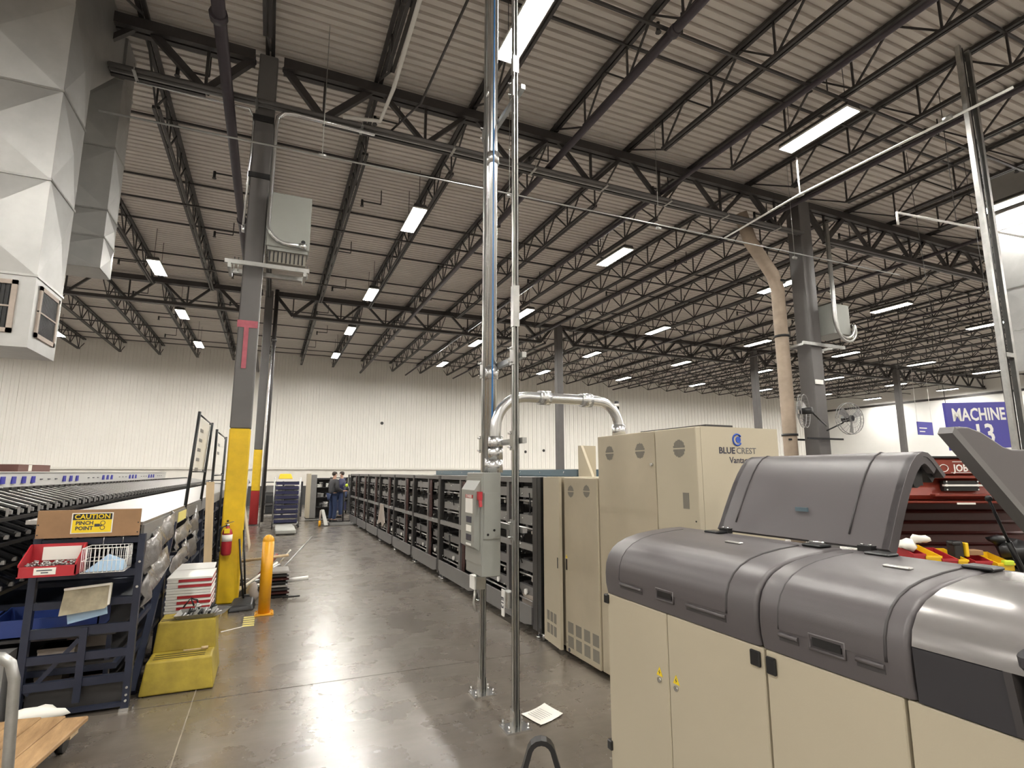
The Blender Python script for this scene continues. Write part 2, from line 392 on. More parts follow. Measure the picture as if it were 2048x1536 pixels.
# ---------------------------------------------------------------- joist girders and columns
def girder(x0, y, label):
    t = thing('joist_girder', label, 'girder', (x0, y, 7.1), 'roof girders')
    L = JS * 7
    MB().box(x0+.2, x0+L-.2, y-0.11, y-0.02, 7.82, 7.98).box(x0+.2, x0+L-.2, y+0.02, y+0.11, 7.82, 7.98).build('top_chord', m_steel, t)
    MB().box(x0+JS/2, x0+L-JS/2, y-0.09, y-0.015, 7.12, 7.22).box(x0+JS/2, x0+L-JS/2, y+0.015, y+0.09, 7.12, 7.22).build('bottom_chord', m_steel, t)
    for i in range(7):
        a = x0 + i*JS; m = a + JS/2; w = 0.10 if i in (0, 6) else 0.07
        MB().bar((a+(0.22 if i==0 else 0.1), y, 7.88), (m, y, 7.17), w, w, (0,1,0)).build('web_bar', m_steel, t)
        MB().bar((m, y, 7.17), (a+JS-(0.22 if i==6 else 0.1), y, 7.88), w, w, (0,1,0)).build('web_bar', m_steel, t)
        MB().bar((m, y, 7.17), (m, y, 7.85), 0.04).build('web_bar', m_steel, t)
    return t
g0 = girder(-11.8, 8.4, 'x'); first = True
for y, nm in ((8.4, 'nearer girder line'), (20.4, 'second girder line')):
    for i in range(5):
        lb = 'dark trussed roof girder, %s span from the left of the %s' % (nth(i), nm)
        if first: g0['label'] = lb; first = False
        else: copy_tree(g0, (-11.8 + i*JS*7, y, 7.1), lb)
def column(x, y, w, label, yellow=None, red=None, mat_=None):
    t = thing('steel_column', label, 'column', (x, y, 0)); h = w/2
    z = 0.02
    if yellow:
        if red: MB().bbox(x-h, x+h, y-h, y+h, z, red, 0.015).build('red_band', m_redp, t, 'dark red painted foot'); z = red
        MB().bbox(x-h, x+h, y-h, y+h, z, yellow, 0.015).build('yellow_band', m_yellow, t, 'yellow painted lower length'); z = yellow
    MB().bbox(x-h, x+h, y-h, y+h, z, 7.97, 0.015).build('shaft', mat_ or m_colgrey, t)
    MB().box(x-h-0.08, x+h+0.08, y-h-0.08, y+h+0.08, 0, 0.02).build('base_plate', m_colgrey, t)
    return t
c1 = column(-0.39, 8.45, 0.26, 'grey steel column with tall yellow painted foot behind the fire extinguisher', 2.29)
MB().box(-0.53, -0.27, 8.312, 8.318, 3.70, 3.80).box(-0.44, -0.38, 8.31, 8.317, 3.12, 3.71).build('paint_mark', m_pink, c1, 'faded pink painted T mark')
MB().box(-0.545, -0.255, 8.305, 8.595, 5.95, 6.03).build('strap_band', m_black, c1); MB().box(-0.545, -0.255, 8.305, 8.595, 6.85, 6.95).build('strap_band', m_black, c1)
column(-0.36, 20.4, 0.26, 'column with yellow band over a dark red foot, near the far wall', 2.45, 1.1)
column(11.04, 8.45, 0.36, 'thick grey column carrying two wall fans and a grey box')
column(11.10, 20.4, 0.28, 'grey column rising behind the galvanised posts and the bent conduit')
column(22.46, 20.4, 0.28, 'slim grey column left of the beige downpipe, above the cream cabinets')
column(33.88, 20.4, 0.28, 'slim grey column far off beside the small blue hanging sign')
column(22.46, 8.45, 0.30, 'grey column hidden at right behind the lidded machine')
column(-11.8, 20.4, 0.28, 'grey column far left behind the sheet metal duct')

# ---------------------------------------------------------------- ceiling lights
XL = [-13.5, -8.1, -3.12, 2.57, 7.82, 13.6, 18.9, 24.5, 30.2, 36.0, 41.4]; YL = [-5.6, 0.3, 5.5, 11.3, 16.9, 21.75, 26.8]
def light(x, y, z=7.2):
    t = thing('strip_light', 'x', 'ceiling light', (x, y, z), 'ceiling strip lights')
    w, l = 0.155, 0.62
    MB().prism([(x-w, z), (x+w, z), (x+w*0.8, z+0.07), (x-w*0.8, z+0.07)], 'y', y-l, y+l).build('housing', m_steel, t)
    MB().box(x-w, x-w+0.012, y-l, y+l, z-0.03, z).box(x+w-0.012, x+w, y-l, y+l, z-0.03, z).box(x-w, x+w, y-l, y-l+0.012, z-0.03, z).box(x-w, x+w, y+l-0.012, y+l, z-0.03, z).build('reflector_lip', m_white, t)
    for s in (-1, 1): MB().box(x+s*0.072-0.058, x+s*0.072+0.058, y-l+0.03, y+l-0.03, z-0.012, z-0.002).build('lens', m_lens, t)
    for s in (-1, 1): MB().cyl((x, y+s*0.5, z+0.07), (x, y+s*0.5, 8.16), 0.006, 4).build('hanger_wire', m_steel, t)
    return t
l0 = light(XL[0], YL[0]); first = True
for i, x in enumerate(XL):
    for j, y in enumerate(YL):
        if (y < 0 and x > 30) or (x == -3.12 and y == 5.5): continue
        lb = 'glowing twin-lens strip light, %s row from the left, %s from the far wall' % (nth(i), nth(6-j))
        if first: l0['label'] = lb; first = False
        else: copy_tree(l0, (x, y, 7.2), lb)

# ================================================================ SPRINKLER, DUCTS, CONDUITS
def pipe_thing(name, pts, r, m, label, cat='pipe', couplings=(), n=10, cm=None):
    t = thing(name, label, cat, tuple(pts[0]))
    MB().tube(pts, r, n).build('pipe_run', m, t)
    for c in couplings:
        p, d = Vector(c[0]), Vector(c[1]).normalized()
        MB().cyl(p - d*0.05, p + d*0.05, r*1.35, n).build('coupling', cm or m, t)
    return t
m_sprk = mat('dark_sprinkler_pipe', (0.055, 0.045, 0.055), 0.4, 0.2, 0.2, 5)
pipe_thing('sprinkler_main', [(-0.88, -6, 7.0), (-0.86, 20, 7.0), (-0.86, 31.6, 7.0)], 0.075, m_sprk,
           'thick dark sprinkler main running away just left of the yellow column', couplings=[((-0.88, 6.6, 7.0), (0,1,0)), ((-0.86, 12.4, 7.0), (0,1,0)), ((-0.86, 18, 7.0), (0,1,0))])
pipe_thing('sprinkler_main', [(4.42, -6, 7.3), (4.42, 31.6, 7.3)], 0.06, m_sprk,
           'dark purple sprinkler pipe crossing above the bent conduit toward the far wall', couplings=[((4.42, 4.9, 7.3), (0,1,0)), ((4.42, 11, 7.3), (0,1,0))])
for i, x in enumerate((7.0, 9.9, 15.6, 21.4)):
    pipe_thing('sprinkler_line', [(x, -6, 7.34), (x, 31.6, 7.34)], 0.042, m_sprk, 'dark sprinkler pipe under the joists, %s to the right of the purple one' % nth(i))
# branch arms with pendant heads: one thing per head
heads = []
proto = None
for j, y in enumerate((2.2, 5.3, 8.9, 12.0, 15.2, 18.4, 21.6, 24.8, 28.0)):
    for i in range(12):
        x = -4.6 + i * 2.95 + (j % 2) * 0.25
        lb = 'sprinkler head on a side arm, %s row from the camera, %s from left' % (nth(j), nth(i))
        if proto is None:
            t = thing('sprinkler', lb, 'sprinkler', (x, y, 7.62), 'sprinkler heads')
            MB().cyl((x, y, 7.76), (x+0.42, y, 7.76), 0.016, 6).cyl((x+0.42, y, 7.76), (x+0.42, y, 8.125), 0.012, 6).build('arm', m_steel, t)
            MB().cyl((x, y, 7.66), (x, y, 7.79), 0.028, 7).build('head_body', m_black, t)
            MB().cyl((x, y, 7.635), (x, y, 7.645), 0.042, 8).build('deflector', m_steel, t); proto = t
        else: copy_tree(proto, (x, y, 7.62), lb)

def cross_broken(mb, o, u, v, nrm, dep):       # sheet panel folded along its diagonals: four triangles with a raised centre
    o, u, v, nrm = map(Vector, (o, u, v, nrm)); c = o + u/2 + v/2 + nrm*dep
    return mb.add([o, o+u, o+u+v, o+v, c], [(0,1,4),(1,2,4),(2,3,4),(3,0,4)])
def duct(label, xl, xr, yf, yb, z0, zs, grille=False, group=None, name='air_duct'):
    t = thing(name, label, 'duct', ((xl+xr)/2, yf, z0))
    zl = [z0] + zs
    for i in range(len(zs)):
        a, b = zl[i], zl[i+1]
        if grille and i == 0:
            MB().box(xl, xr, yf, yb, a, b).build('plenum_box', m_ductgrille if False else m_duct, t)
            # front and right grilles with louvres
            for (side, u0, u1) in (('y', xr-0.98, xr-0.14), ('x', yf+0.12, yb-0.10)):
                mb = MB(); fr = 0.045; za, zb = a+0.14, b-0.07
                def B(u, w, p, q, d0, d1):
                    if side == 'y': mb.box(u, w, yf-d1, yf-d0, p, q)
                    else: mb.box(xr+d0, xr+d1, u, w, p, q)
                B(u0, u1, za, za+fr, 0, 0.02); B(u0, u1, zb-fr, zb, 0, 0.02); B(u0, u0+fr, za, zb, 0, 0.02); B(u1-fr, u1, za, zb, 0, 0.02)
                zm = (za+zb)/2; B(u0, u1, zm-0.008, zm+0.008, 0.004, 0.018)
                g = mb.build('grille', m_ductgrille, t); mb = MB()
                B(u0+fr, u1-fr, za+fr, zb-fr, 0.0, 0.003); mb.build('dark_opening', m_black, g); mb = MB()
                nl = 20
                for k in range(nl):
                    u = u0 + fr + (u1-u0-2*fr)*(k+0.5)/nl; B(u-0.004, u+0.004, za+fr, zb-fr, 0.003, 0.012)
                mb.build('louvres', m_blackm, g, kind='stuff')
        else:
            mb = MB().box(xl+0.01, xr-0.01, yf+0.01, yb-0.01, a, b); mb.build('core', m_duct, t)
            cross_broken(MB(), (xl, yf, a), (xr-xl, 0, 0), (0, 0, b-a), (0,-1,0), 0.055).build('panel', m_duct, t)
            cross_broken(MB(), (xr, yf, a), (0, yb-yf, 0), (0, 0, b-a), (1,0,0), 0.045).build('panel', m_duct, t)
            cross_broken(MB(), (xl, yb, a), (0, yf-yb, 0), (0, 0, b-a), (-1,0,0), 0.018).build('panel', m_duct, t)
        if i: MB().box(xl-0.012, xr+0.012, yf-0.012, yb+0.012, a-0.012, a+0.012).build('seam_flange', m_galv, t)
    return t
dA = duct('large sheet metal duct with side grilles hanging at top left', -3.6, -2.34, 7.0, 7.78, 2.96, [3.72, 4.80, 5.85, 6.95], True)
# top of duct A turns back towards the roof unit
MB().prism([(7.0, 6.95), (7.78, 6.4), (8.9, 7.45), (8.9, 8.08), (7.0, 8.08)], 'x', -3.58, -2.345).build('elbow', m_duct, dA)
duct('narrower sheet metal duct dropping just behind the large one', -3.4, -2.32, 8.95, 9.50, 4.50, [4.95, 5.35, 6.3, 7.4, 8.08])
duct('distant square duct behind the galvanised struts at far right', 13.95, 15.4, 5.2, 6.05, 3.75, [4.6, 5.5, 6.8, 8.08])

# conduits along the girder line
cd = thing('conduit_run', 'bundle of grey conduits strapped level along the nearer girder line', 'conduit', (-2.6, 8.2, 7.08))
for dy, dz, r in ((0, 0, 0.03), (0.075, 0.0, 0.03), (0.15, 0.02, 0.022)):
    MB().tube([(-2.3, 8.13+dy, 7.06+dz), (10.75, 8.13+dy, 7.06+dz)], r, 8).build('conduit', m_galv if dz else m_colgrey, cd)
for k in range(9):
    x = -2 + k*1.5; MB().box(x-0.02, x+0.02, 8.08, 8.33, 7.02, 7.03).cyl((x, 8.1, 7.02), (x, 8.1, 7.14), 0.006, 4).build('strap', m_galv, cd)
pc = thing('white_conduit', 'pale thin conduit hung level in front of the girder', 'conduit', (-1.9, 7.42, 6.0))
MB().tube([(-2.15, 7.5, 6.0), (3.4, 7.35, 6.0), (12.5, 7.2, 6.0)], 0.012, 6).build('conduit', m_galv, pc)
for x in (0.4, 3.2, 6.1, 9.5): MB().cyl((x, 7.42, 6.0), (x, 7.42, 8.02), 0.005, 4).cyl((x-0.05, 7.42, 6.0), (x+0.05, 7.42, 6.0), 0.026, 6).build('hanger', m_galv, pc)
pr_ = thing('pale_conduit', 'bright pale conduit running away from the camera to the thick column', 'conduit', (8.2, 3.4, 6.5))
MB().tube([(8.3, 3.2, 6.5), (8.2, 6.25, 6.5), (8.35, 8.1, 6.5)], 0.018, 6).build('conduit', m_white, pr_)
MB().cyl((8.2, 6.2, 6.5), (8.2, 6.2, 7.2), 0.016, 6).build('drop', m_white, pr_)
for y in (3.9, 6.2): MB().cyl((8.22, y-0.05, 6.5), (8.22, y+0.05, 6.5), 0.034, 8).build('fitting', m_galv, pr_)
pb = thing('bracket_conduit', 'white conduit with a short drop end left of the galvanised strut pair', 'conduit', (9.6, 4.9, 5.6))
MB().tube([(8.6, 4.9, 5.45), (8.6, 4.9, 5.65), (11.6, 4.6, 5.65)], 0.02, 6).build('conduit', m_white, pb)
MB().cyl((9.9, 4.77, 5.65), (9.9, 4.77, 8.0), 0.006, 4).build('hanger', m_steel, pb)
pg = thing('angled_conduit', 'pale grey conduit slanting down from the deck to the girder bundle', 'conduit', (1.3, 7.4, 6.9))
MB().tube([(1.28, 3.0, 7.3), (1.30, 5.6, 7.3), (1.32, 7.35, 7.25), (1.25, 8.0, 7.12), (0.7, 8.1, 7.1)], 0.03, 8).build('conduit', m_white, pg)
MB().cyl((1.3, 5.0, 7.3), (1.3, 5.12, 7.3), 0.04, 8).build('coupling', m_galv, pg)
pipe_thing('thin_conduit', [(1.75, 3.0, 7.2), (1.80, 5.3, 7.2), (1.72, 7.3, 7.1), (1.45, 8.15, 7.1)], 0.018, m_steel, 'thin dark conduit beside the pale slanting one', 'conduit', n=6)

# ---------------------------------------------------------------- column equipment
# flexible conduit loop + box on the yellow column
tb = thing('electrical_box', 'pale grey electrical box mounted high on the yellow-footed column', 'electrical box', (0.02, 8.2, 4.6))
MB().bbox(-0.24, 0.34, 8.15, 8.50, 4.88, 5.70, 0.01).build('cabinet', m_ebox, tb)
MB().disc((0.25, 8.145, 5.0), 0.03, 12).build('knockout', m_black, tb)
MB().box(-0.22, 0.32, 8.17, 8.48, 4.83, 4.88).build('base_flange', m_ebox, tb)
MB().box(-0.20, 0.30, 8.2, 8.45, 4.66, 4.83).build('vent_louvre', m_vent, tb)
for k in range(9): MB().box(-0.19+k*0.055, -0.175+k*0.055, 8.19, 8.2, 4.67, 4.82).build('fin', m_blackm, tb)
ts = thing('strut_bracket', 'galvanised strut shelf clamped across the yellow-footed column', 'bracket', (-0.2, 8.3, 4.55))
MB().box(-0.74, 0.36, 8.18, 8.22, 4.56, 4.62).build('strut', m_galv, ts); MB().box(-0.66, 0.30, 8.58, 8.62, 4.56, 4.62).build('strut', m_galv, ts)
MB().box(-0.70, -0.66, 8.18, 8.62, 4.50, 4.56).box(0.28, 0.32, 8.18, 8.62, 4.50, 4.56).build('cross_bar', m_galv, ts)
for x in (-0.62, -0.57, 0.33): MB().cyl((x, 8.2, 4.46), (x, 8.2, 4.66), 0.008, 6).build('bolt', m_zinc, ts)
tc_ = thing('column_conduit', 'shiny conduit bending down the yellow-footed column to its box', 'conduit', (-0.2, 8.2, 4.9))
path = [(1.2, 8.16, 6.98), (0.0, 8.16, 6.99), (-0.12, 8.16, 6.97), (-0.20, 8.16, 6.88), (-0.22, 8.16, 6.7), (-0.225, 8.16, 5.2)]
for k in range(1, 7): a = k/6*PI/2; path.append((-0.225 + 0.28*(1-math.cos(a)), 8.13, 5.2 - 0.27*math.sin(a)))
path.append((0.27, 8.13, 4.93)); MB().tube(path, 0.032, 10).build('conduit', m_zinc, tc_)
MB().cyl((0.2, 8.13, 4.93), (0.3, 8.13, 4.93), 0.045, 10).build('connector', m_zinc, tc_)
pipe_thing('thin_column_conduit', [(-0.56, 8.35, 5.1), (-0.53, 8.35, 6.5), (-0.53, 8.35, 6.9), (-0.60, 8.3, 7.0), (-2.0, 8.3, 7.0)], 0.016, m_zinc, 'thin shiny conduit on the left edge of the yellow-footed column', 'conduit', [((-0.555, 8.35, 5.15), (0,0,1))], 8)
pipe_thing('dark_riser', [(-0.12, 20.2, 0.1), (-0.12, 20.2, 8.0)], 0.07, m_steel, 'dark riser pipe beside the column with the red foot', 'pipe', [((-0.12, 20.2, 6.2), (0,0,1))])
pipe_thing('shiny_riser', [(-0.16, 19.6, 0.0), (-0.16, 19.6, 5.9)], 0.022, m_zinc, 'thin shiny conduit in front of the dark riser pipe', 'conduit')

# thick column at right: downpipe, box, conduits, fans
cc = thing('downpipe', 'beige roof downpipe standing against the thick grey column', 'pipe', (10.65, 8.75, 0))
MB().tube([(9.6, 8.8, 7.6), (9.85, 8.8, 6.95), (10.45, 8.78, 6.25), (10.58, 8.78, 5.9), (10.60, 8.78, 3), (10.60, 8.78, 0)], 0.15, 14).build('pipe', m_pipec, cc)
for z in (2.5, 4.75, 6.05): MB().cyl((10.6, 8.78, z), (10.6, 8.78, z+0.05), 0.175, 14).build('clamp', m_blackm, cc)
eb = thing('electrical_box', 'grey electrical box with looped conduits on the right side of the thick column', 'electrical box', (11.6, 8.3, 4.6))
MB().bbox(11.30, 11.86, 8.0, 8.6, 4.75, 5.45, 0.012).build('cabinet', m_ebox, eb)
for j, dx in enumerate((0.0, 0.08)):
    p = [(11.27+dx*0.6, 7.95, 7.3), (11.27+dx*0.6, 7.95, 5.1)]
    for k in range(1, 9): a = k/8*PI; p.append((11.27+dx*0.6 + (0.30)*(1-math.cos(a)), 7.93, 4.95 - 0.30*math.sin(a) - dx))
    p.append((11.87, 7.93, 4.98)); MB().tube(p, 0.032, 8).build('conduit', m_galv, eb)
es = thing('strut_bracket', 'galvanised strut shelf clamped across the thick grey column', 'bracket', (11.2, 8.2, 4.5))
MB().box(10.55, 11.9, 8.2, 8.24, 4.48, 4.55).build('strut', m_galv, es); MB().box(10.62, 11.8, 8.66, 8.70, 4.48, 4.55).build('strut', m_galv, es)
MB().box(10.70, 10.74, 8.24, 8.66, 4.50, 4.55).box(11.7, 11.74, 8.24, 8.66, 4.50, 4.55).build('cross_bar', m_galv, es)
sb = solo(MB().box(10.88, 11.12, 8.24, 8.262, 3.62, 3.72), 'wall_switch', m_white, 'small white switch plate on the thick grey column above the fans', 'switch')
def fan(c, ax, label):
    t = thing('wall_fan', label, 'fan', (c[0], c[1], c[2]-0.34)); a = Vector(ax).normalized(); c = Vector(c)
    u = a.cross(Vector((0,0,1))).normalized(); v = u.cross(a)
    def ring(r, d, rad=0.008): return [c + a*d + r*(math.cos(2*PI*k/24)*u + math.sin(2*PI*k/24)*v) for k in range(25)]
    mb = MB()
    for r, d in ((0.34, 0), (0.34, -0.07), (0.20, 0.05), (0.1, 0.065)): mb.tube(ring(r, d), 0.008 if r > 0.3 else 0.004, 5)
    for k in range(24):
        e = math.cos(2*PI*k/24)*u + math.sin(2*PI*k/24)*v
        mb.tube([c + a*0.065 + e*0.06, c + a*0.05 + e*0.2, c + e*0.34, c - a*0.07 + e*0.34], 0.0035, 4, False)
    mb.build('guard_cage', m_greyl, t)
    for k in range(3):
        e = math.cos(2*PI*k/3+0.5)*u + math.sin(2*PI*k/3+0.5)*v; w = a.cross(e)
        MB().add([c+e*0.05-w*0.03+a*0.01, c+e*0.30-w*0.10+a*0.02, c+e*0.32+w*0.06-a*0.03, c+e*0.05+w*0.03-a*0.01, c+e*0.05-w*0.03+a*0.013, c+e*0.30-w*0.10+a*0.023, c+e*0.32+w*0.06-a*0.027, c+e*0.05+w*0.03-a*0.007],
                 [(0,1,2,3),(7,6,5,4),(0,4,5,1),(1,5,6,2),(2,6,7,3),(3,7,4,0)]).build('blade', m_greyl, t)
    MB().cyl(c - a*0.2, c + a*0.03, 0.07, 12).build('motor', m_black, t)
    MB().tube([c - a*0.18, c - a*0.22 - v*0.08, Vector((11.04, 8.2, c.z-0.25))], 0.018, 6).build('mount_arm', m_blackm, t)
fan((10.0, 7.95, 2.95), (-0.42, 0.9, 0.0), 'caged fan left of the thick column, seen nearly edge-on')
fan((11.42, 7.9, 2.85), (-0.15, -0.98, 0.0), 'caged fan right of the thick column, facing the camera')
solo(MB().box(10.45, 11.55, 8.20, 8.235, 2.40, 2.44).box(10.45, 11.55, 8.66, 8.70, 2.40, 2.44), 'fan_bracket', m_blackm, 'dark strap bracket around the thick column below the fans', 'bracket')

# ================================================================ GALVANISED STRUT FRAME WITH DISCONNECT SWITCH
def strut_post(x, y, label, w=0.041, top=7.98):
    t = thing('strut_post', label, 'post', (x, y, 0)); h = w/2
    mb = MB()    # C-channel: back and two flanges, slot facing -X... lips
    mb.box(x-h, x+h, y+h-0.004, y+h, 0.012, top).box(x-h, x-h+0.004, y-h, y+h, 0.012, top).box(x+h-0.004, x+h, y-h, y+h, 0.012, top)
    mb.box(x-h, x-h+0.011, y-h, y-h+0.004, 0.012, top).box(x+h-0.011, x+h, y-h, y-h+0.004, 0.012, top)
    mb.build('channel', m_galv, t)
    MB().box(x-0.09, x+0.09, y-0.075, y+0.075, 0, 0.012).build('base_plate', m_zinc, t)
    MB().box(x-h-0.008, x-h, y-0.03, y+0.03, 0.012, 0.12).box(x+h, x+h+0.008, y-0.03, y+0.03, 0.012, 0.12).build('foot_bracket', m_zinc, t)
    for sx_ in (-1, 1):
        for sy in (-1, 1): MB().cyl((x+sx_*0.07, y+sy*0.055, 0.012), (x+sx_*0.07, y+sy*0.055, 0.05), 0.008, 6).cyl((x+sx_*0.07, y+sy*0.055, 0.012), (x+sx_*0.07, y+sy*0.055, 0.024), 0.014, 6).build('anchor_bolt', m_zinc, t)
    return t
pA = strut_post(1.63, 4.31, 'galvanised strut post behind the grey disconnect switch')
pB = strut_post(1.63, 3.67, 'galvanised strut post nearest the camera, paper at its foot')
MB().box(1.605, 1.655, 3.645, 3.695, 2.78, 3.1).build('splice_sleeve', m_galv, pB)
MB().box(1.605, 1.655, 3.645, 3.695, 4.9, 5.05).build('splice_sleeve', m_galv, pB)
for i, z in enumerate((1.30, 1.93, 2.56, 4.75)):
    t = thing('cross_strut', 'short galvanised cross strut between the two posts, %s from the floor' % nth(i), 'strut', (1.66, 3.99, z-0.02), 'cross struts between the posts')
    MB().box(1.655, 1.69, 3.60, 4.38, z-0.02, z+0.02).build('channel', m_galv, t)
    for y in (3.67, 4.31):
        MB().box(1.60, 1.606, y-0.035, y+0.035, z-0.07, z+0.07).build('clamp', m_galv, t)
        MB().cyl((1.57, y, z+0.05), (1.61, y, z+0.05), 0.007, 6).cyl((1.57, y, z-0.05), (1.61, y, z-0.05), 0.007, 6).build('bolt', m_zinc, t)
# vertical conduits on the frame
r1 = pipe_thing('riser_conduit', [(1.62, 4.12, 1.7), (1.62, 4.12, 8.0)], 0.040, m_zinc, 'fat galvanised riser conduit dropping into the switch top', 'conduit', [((1.62, 4.12, 2.5), (0,0,1)), ((1.62, 4.12, 4.4), (0,0,1)), ((1.62,4.12,1.76),(0,0,1))], 14)
pipe_thing('riser_conduit', [(1.62, 4.215, 1.7), (1.62, 4.215, 8.0)], 0.022, m_zinc, 'slimmer galvanised conduit left of the fat riser', 'conduit', [((1.62, 4.215, 5.1), (0,0,1))], 10)
solo(MB().box(1.600, 1.606, 4.052, 4.072, 2.05, 7.9), 'blue_strap', m_bluec, 'long blue strap hanging down along the fat riser conduit', 'strap')
pth = [(1.62, 4.03, 1.7), (1.62, 4.03, 2.02)]
for k in range(1, 8): a = k/7*PI/2; pth.append((1.62+0.27*(1-math.cos(a)), 4.03, 2.04+0.27*math.sin(a)))
pth.append((2.52, 4.03, 2.31))
for k in range(1, 8): a = k/7*PI/2; pth.append((2.56+0.22*math.sin(a), 4.03, 2.31-0.22*(1-math.cos(a))))
pth.append((2.78, 4.03, 2.02))
be = pipe_thing('bent_conduit', pth, 0.044, m_zinc, 'bent galvanised conduit arching over from the switch into the cream cabinet', 'conduit', [((1.62,4.03,1.85),(0,0,1)), ((1.62,4.03,1.93),(0,0,1)), ((1.62,4.03,1.75),(0,0,1)), ((2.45,4.03,2.31),(1,0,0)), ((2.05,4.03,2.31),(1,0,0)), ((2.78,4.03,2.06),(0,0,1))], 14)
# disconnect switch: front faces the aisle (-X), side faces the camera
ds = thing('disconnect_switch', 'tall grey electrical disconnect switch with a red handle on the struts', 'switch box', (1.53, 4.05, 0.93))
MB().bbox(1.46, 1.605, 3.88, 4.24, 0.95, 1.70, 0.006).build('enclosure', m_ebox, ds)
MB().prism([(3.885, 1.03), (4.235, 1.03), (4.235, 1.66), (3.885, 1.66)], 'x', 1.452, 1.46).build('cover_flange', m_ebox, ds)
MB().prism([(1.452, 1.13), (1.405, 1.16), (1.405, 1.57), (1.452, 1.64)], 'y', 3.91, 4.21).build('door', m_ebox, ds)
MB().box(1.47, 1.60, 3.872, 3.88, 1.22, 1.55).build('side_flap', m_ebox, ds)
MB().cyl((1.50, 3.868, 1.25), (1.50, 3.874, 1.25), 0.009, 8).cyl((1.55, 3.868, 1.28), (1.55, 3.874, 1.28), 0.009, 8).build('rivet', m_black, ds)
MB().box(1.425, 1.45, 3.858, 3.908, 1.50, 1.56).bar((1.437, 3.88, 1.53), (1.437, 3.86, 1.45), 0.02).build('handle', m_redt if False else m_red, ds, 'red switch handle')
d_ = MB().box(1.4015, 1.405, 3.94, 4.10, 1.51, 1.535).build('danger_label', m_red, ds, 'red danger header label')
MB().box(1.4015, 1.405, 3.94, 4.10, 1.40, 1.508).build('notice_label', m_white, ds)
for k in range(3): MB().box(1.4015, 1.405, 3.97, 4.08, 1.33-k*0.065, 1.375-k*0.065).build('pictogram', m_ink if k != 1 else m_paper, ds)
MB().box(1.4015, 1.405, 3.97, 4.08, 1.165, 1.18).build('notice_label', m_white, ds)
text('DANGER', 0.03, face_mx(1.4012, 4.02, 1.5225), m_white, ds, 'lettering', 0.0005, 0.0005)
# small outlet boxes and wiring
ob = thing('outlet_box', 'small galvanised outlet box hanging on the far strut post below the switch', 'outlet box', (1.56, 4.28, 0.72))
MB().bbox(1.53, 1.61, 4.20, 4.33, 0.80, 0.90, 0.004).build('box', m_galv, ob)
MB().box(1.52, 1.53, 4.21, 4.32, 0.80, 0.90).build('white_cover', m_white, ob)
MB().tube([(1.56, 4.25, 0.90), (1.56, 4.22, 0.96), (1.54, 4.19, 0.955)], 0.012, 6).tube([(1.57, 4.31, 0.8), (1.56, 4.33, 0.68), (1.57, 4.30, 0.62)], 0.012, 6).build('flex_conduit', m_galv, ob)
oc = thing('outlet_box', 'small white-faced outlet box on the near strut post at knee height', 'outlet box', (1.60, 3.74, 0.6))
MB().bbox(1.585, 1.64, 3.70, 3.80, 0.76, 0.87, 0.004).build('box', m_galv, oc)
MB().box(1.578, 1.585, 3.755, 3.80, 0.70, 0.88).build('label_plate', m_white, oc)
text('E13', 0.055, face_mx(1.5765, 3.778, 0.79) @ Matrix.Rotation(-PI/2, 4, 'Z'), m_ink, oc, 'lettering', 0.001, 0.0005)

# right-hand strut pair
def strut_far(x, y, lb): 
    t = thing('strut_post', lb, 'post', (x, y, 0))
    MB().box(x-0.03, x+0.03, y-0.03, y+0.03, 0.012, 7.98).build('channel', m_galv, t); MB().box(x-0.1, x+0.1, y-0.1, y+0.1, 0, 0.012).build('base_plate', m_zinc, t); return t
strut_far(9.02, 4.03, 'left post of the galvanised strut pair at the right edge'); strut_far(9.27, 4.03, 'right post of the galvanised strut pair at the right edge')
pipe_thing('dark_cable', [(9.15, 4.08, 1.4), (9.15, 4.08, 8.0)], 0.05, m_blackm, 'thick black cable hanging between the strut pair at right', 'cable')
solo(MB().box(9.05, 9.24, 3.99, 4.07, 3.25, 3.31), 'cross_strut', m_galv, 'small clamp bridging the strut pair at the right edge', 'clamp')

# ================================================================ HANGING SIGNS
sg = thing('hanging_sign', 'large blue hanging sign reading MACHINE 13', 'sign', (12.5, 6.3, 2.3))
MS = T(12.30, 6.0, 2.64) @ Matrix.Rotation(-0.05, 4, 'Y') @ Matrix.Rotation(-0.12, 4, 'Z') @ Matrix.Rotation(0.0, 4, 'Y') @ Matrix.Rotation(PI/2, 4, 'X') 
MB(MS).box(-0.86, 0.86, -0.50, 0.38, -0.02, 0.02).build('panel', m_sign, sg)
text('MACHINE', 0.33, MS @ T(0, 0.14, 0.022), m_white, sg, 'lettering', 0.008, 0.001, xs=0.98)
text('13', 0.52, MS @ T(0.06, -0.24, 0.022), m_white, sg, 'lettering', 0.010, 0.001, xs=1.15)
for s_ in (-0.8, 0.8): MB(MS).cyl((s_, 0.38, 0), (s_, 5.4, 0), 0.006, 4).build('hanger_wire', m_steel, sg)
s2 = thing('hanging_sign', 'small blue hanging sign far off near the far wall', 'sign', (35.4, 20, 3.85))
MB().box(34.65, 36.1, 19.98, 20.02, 3.88, 4.65).build('panel', m_sign, s2)
MB().box(34.8, 35.5, 19.97, 19.98, 4.25, 4.31).box(34.8, 35.3, 19.97, 19.98, 4.05, 4.11).build('lettering', m_white, s2)
for x in (34.7, 36.05): MB().cyl((x, 20, 4.65), (x, 20, 8.16), 0.012, 4).build('hanger_wire', m_white, s2)

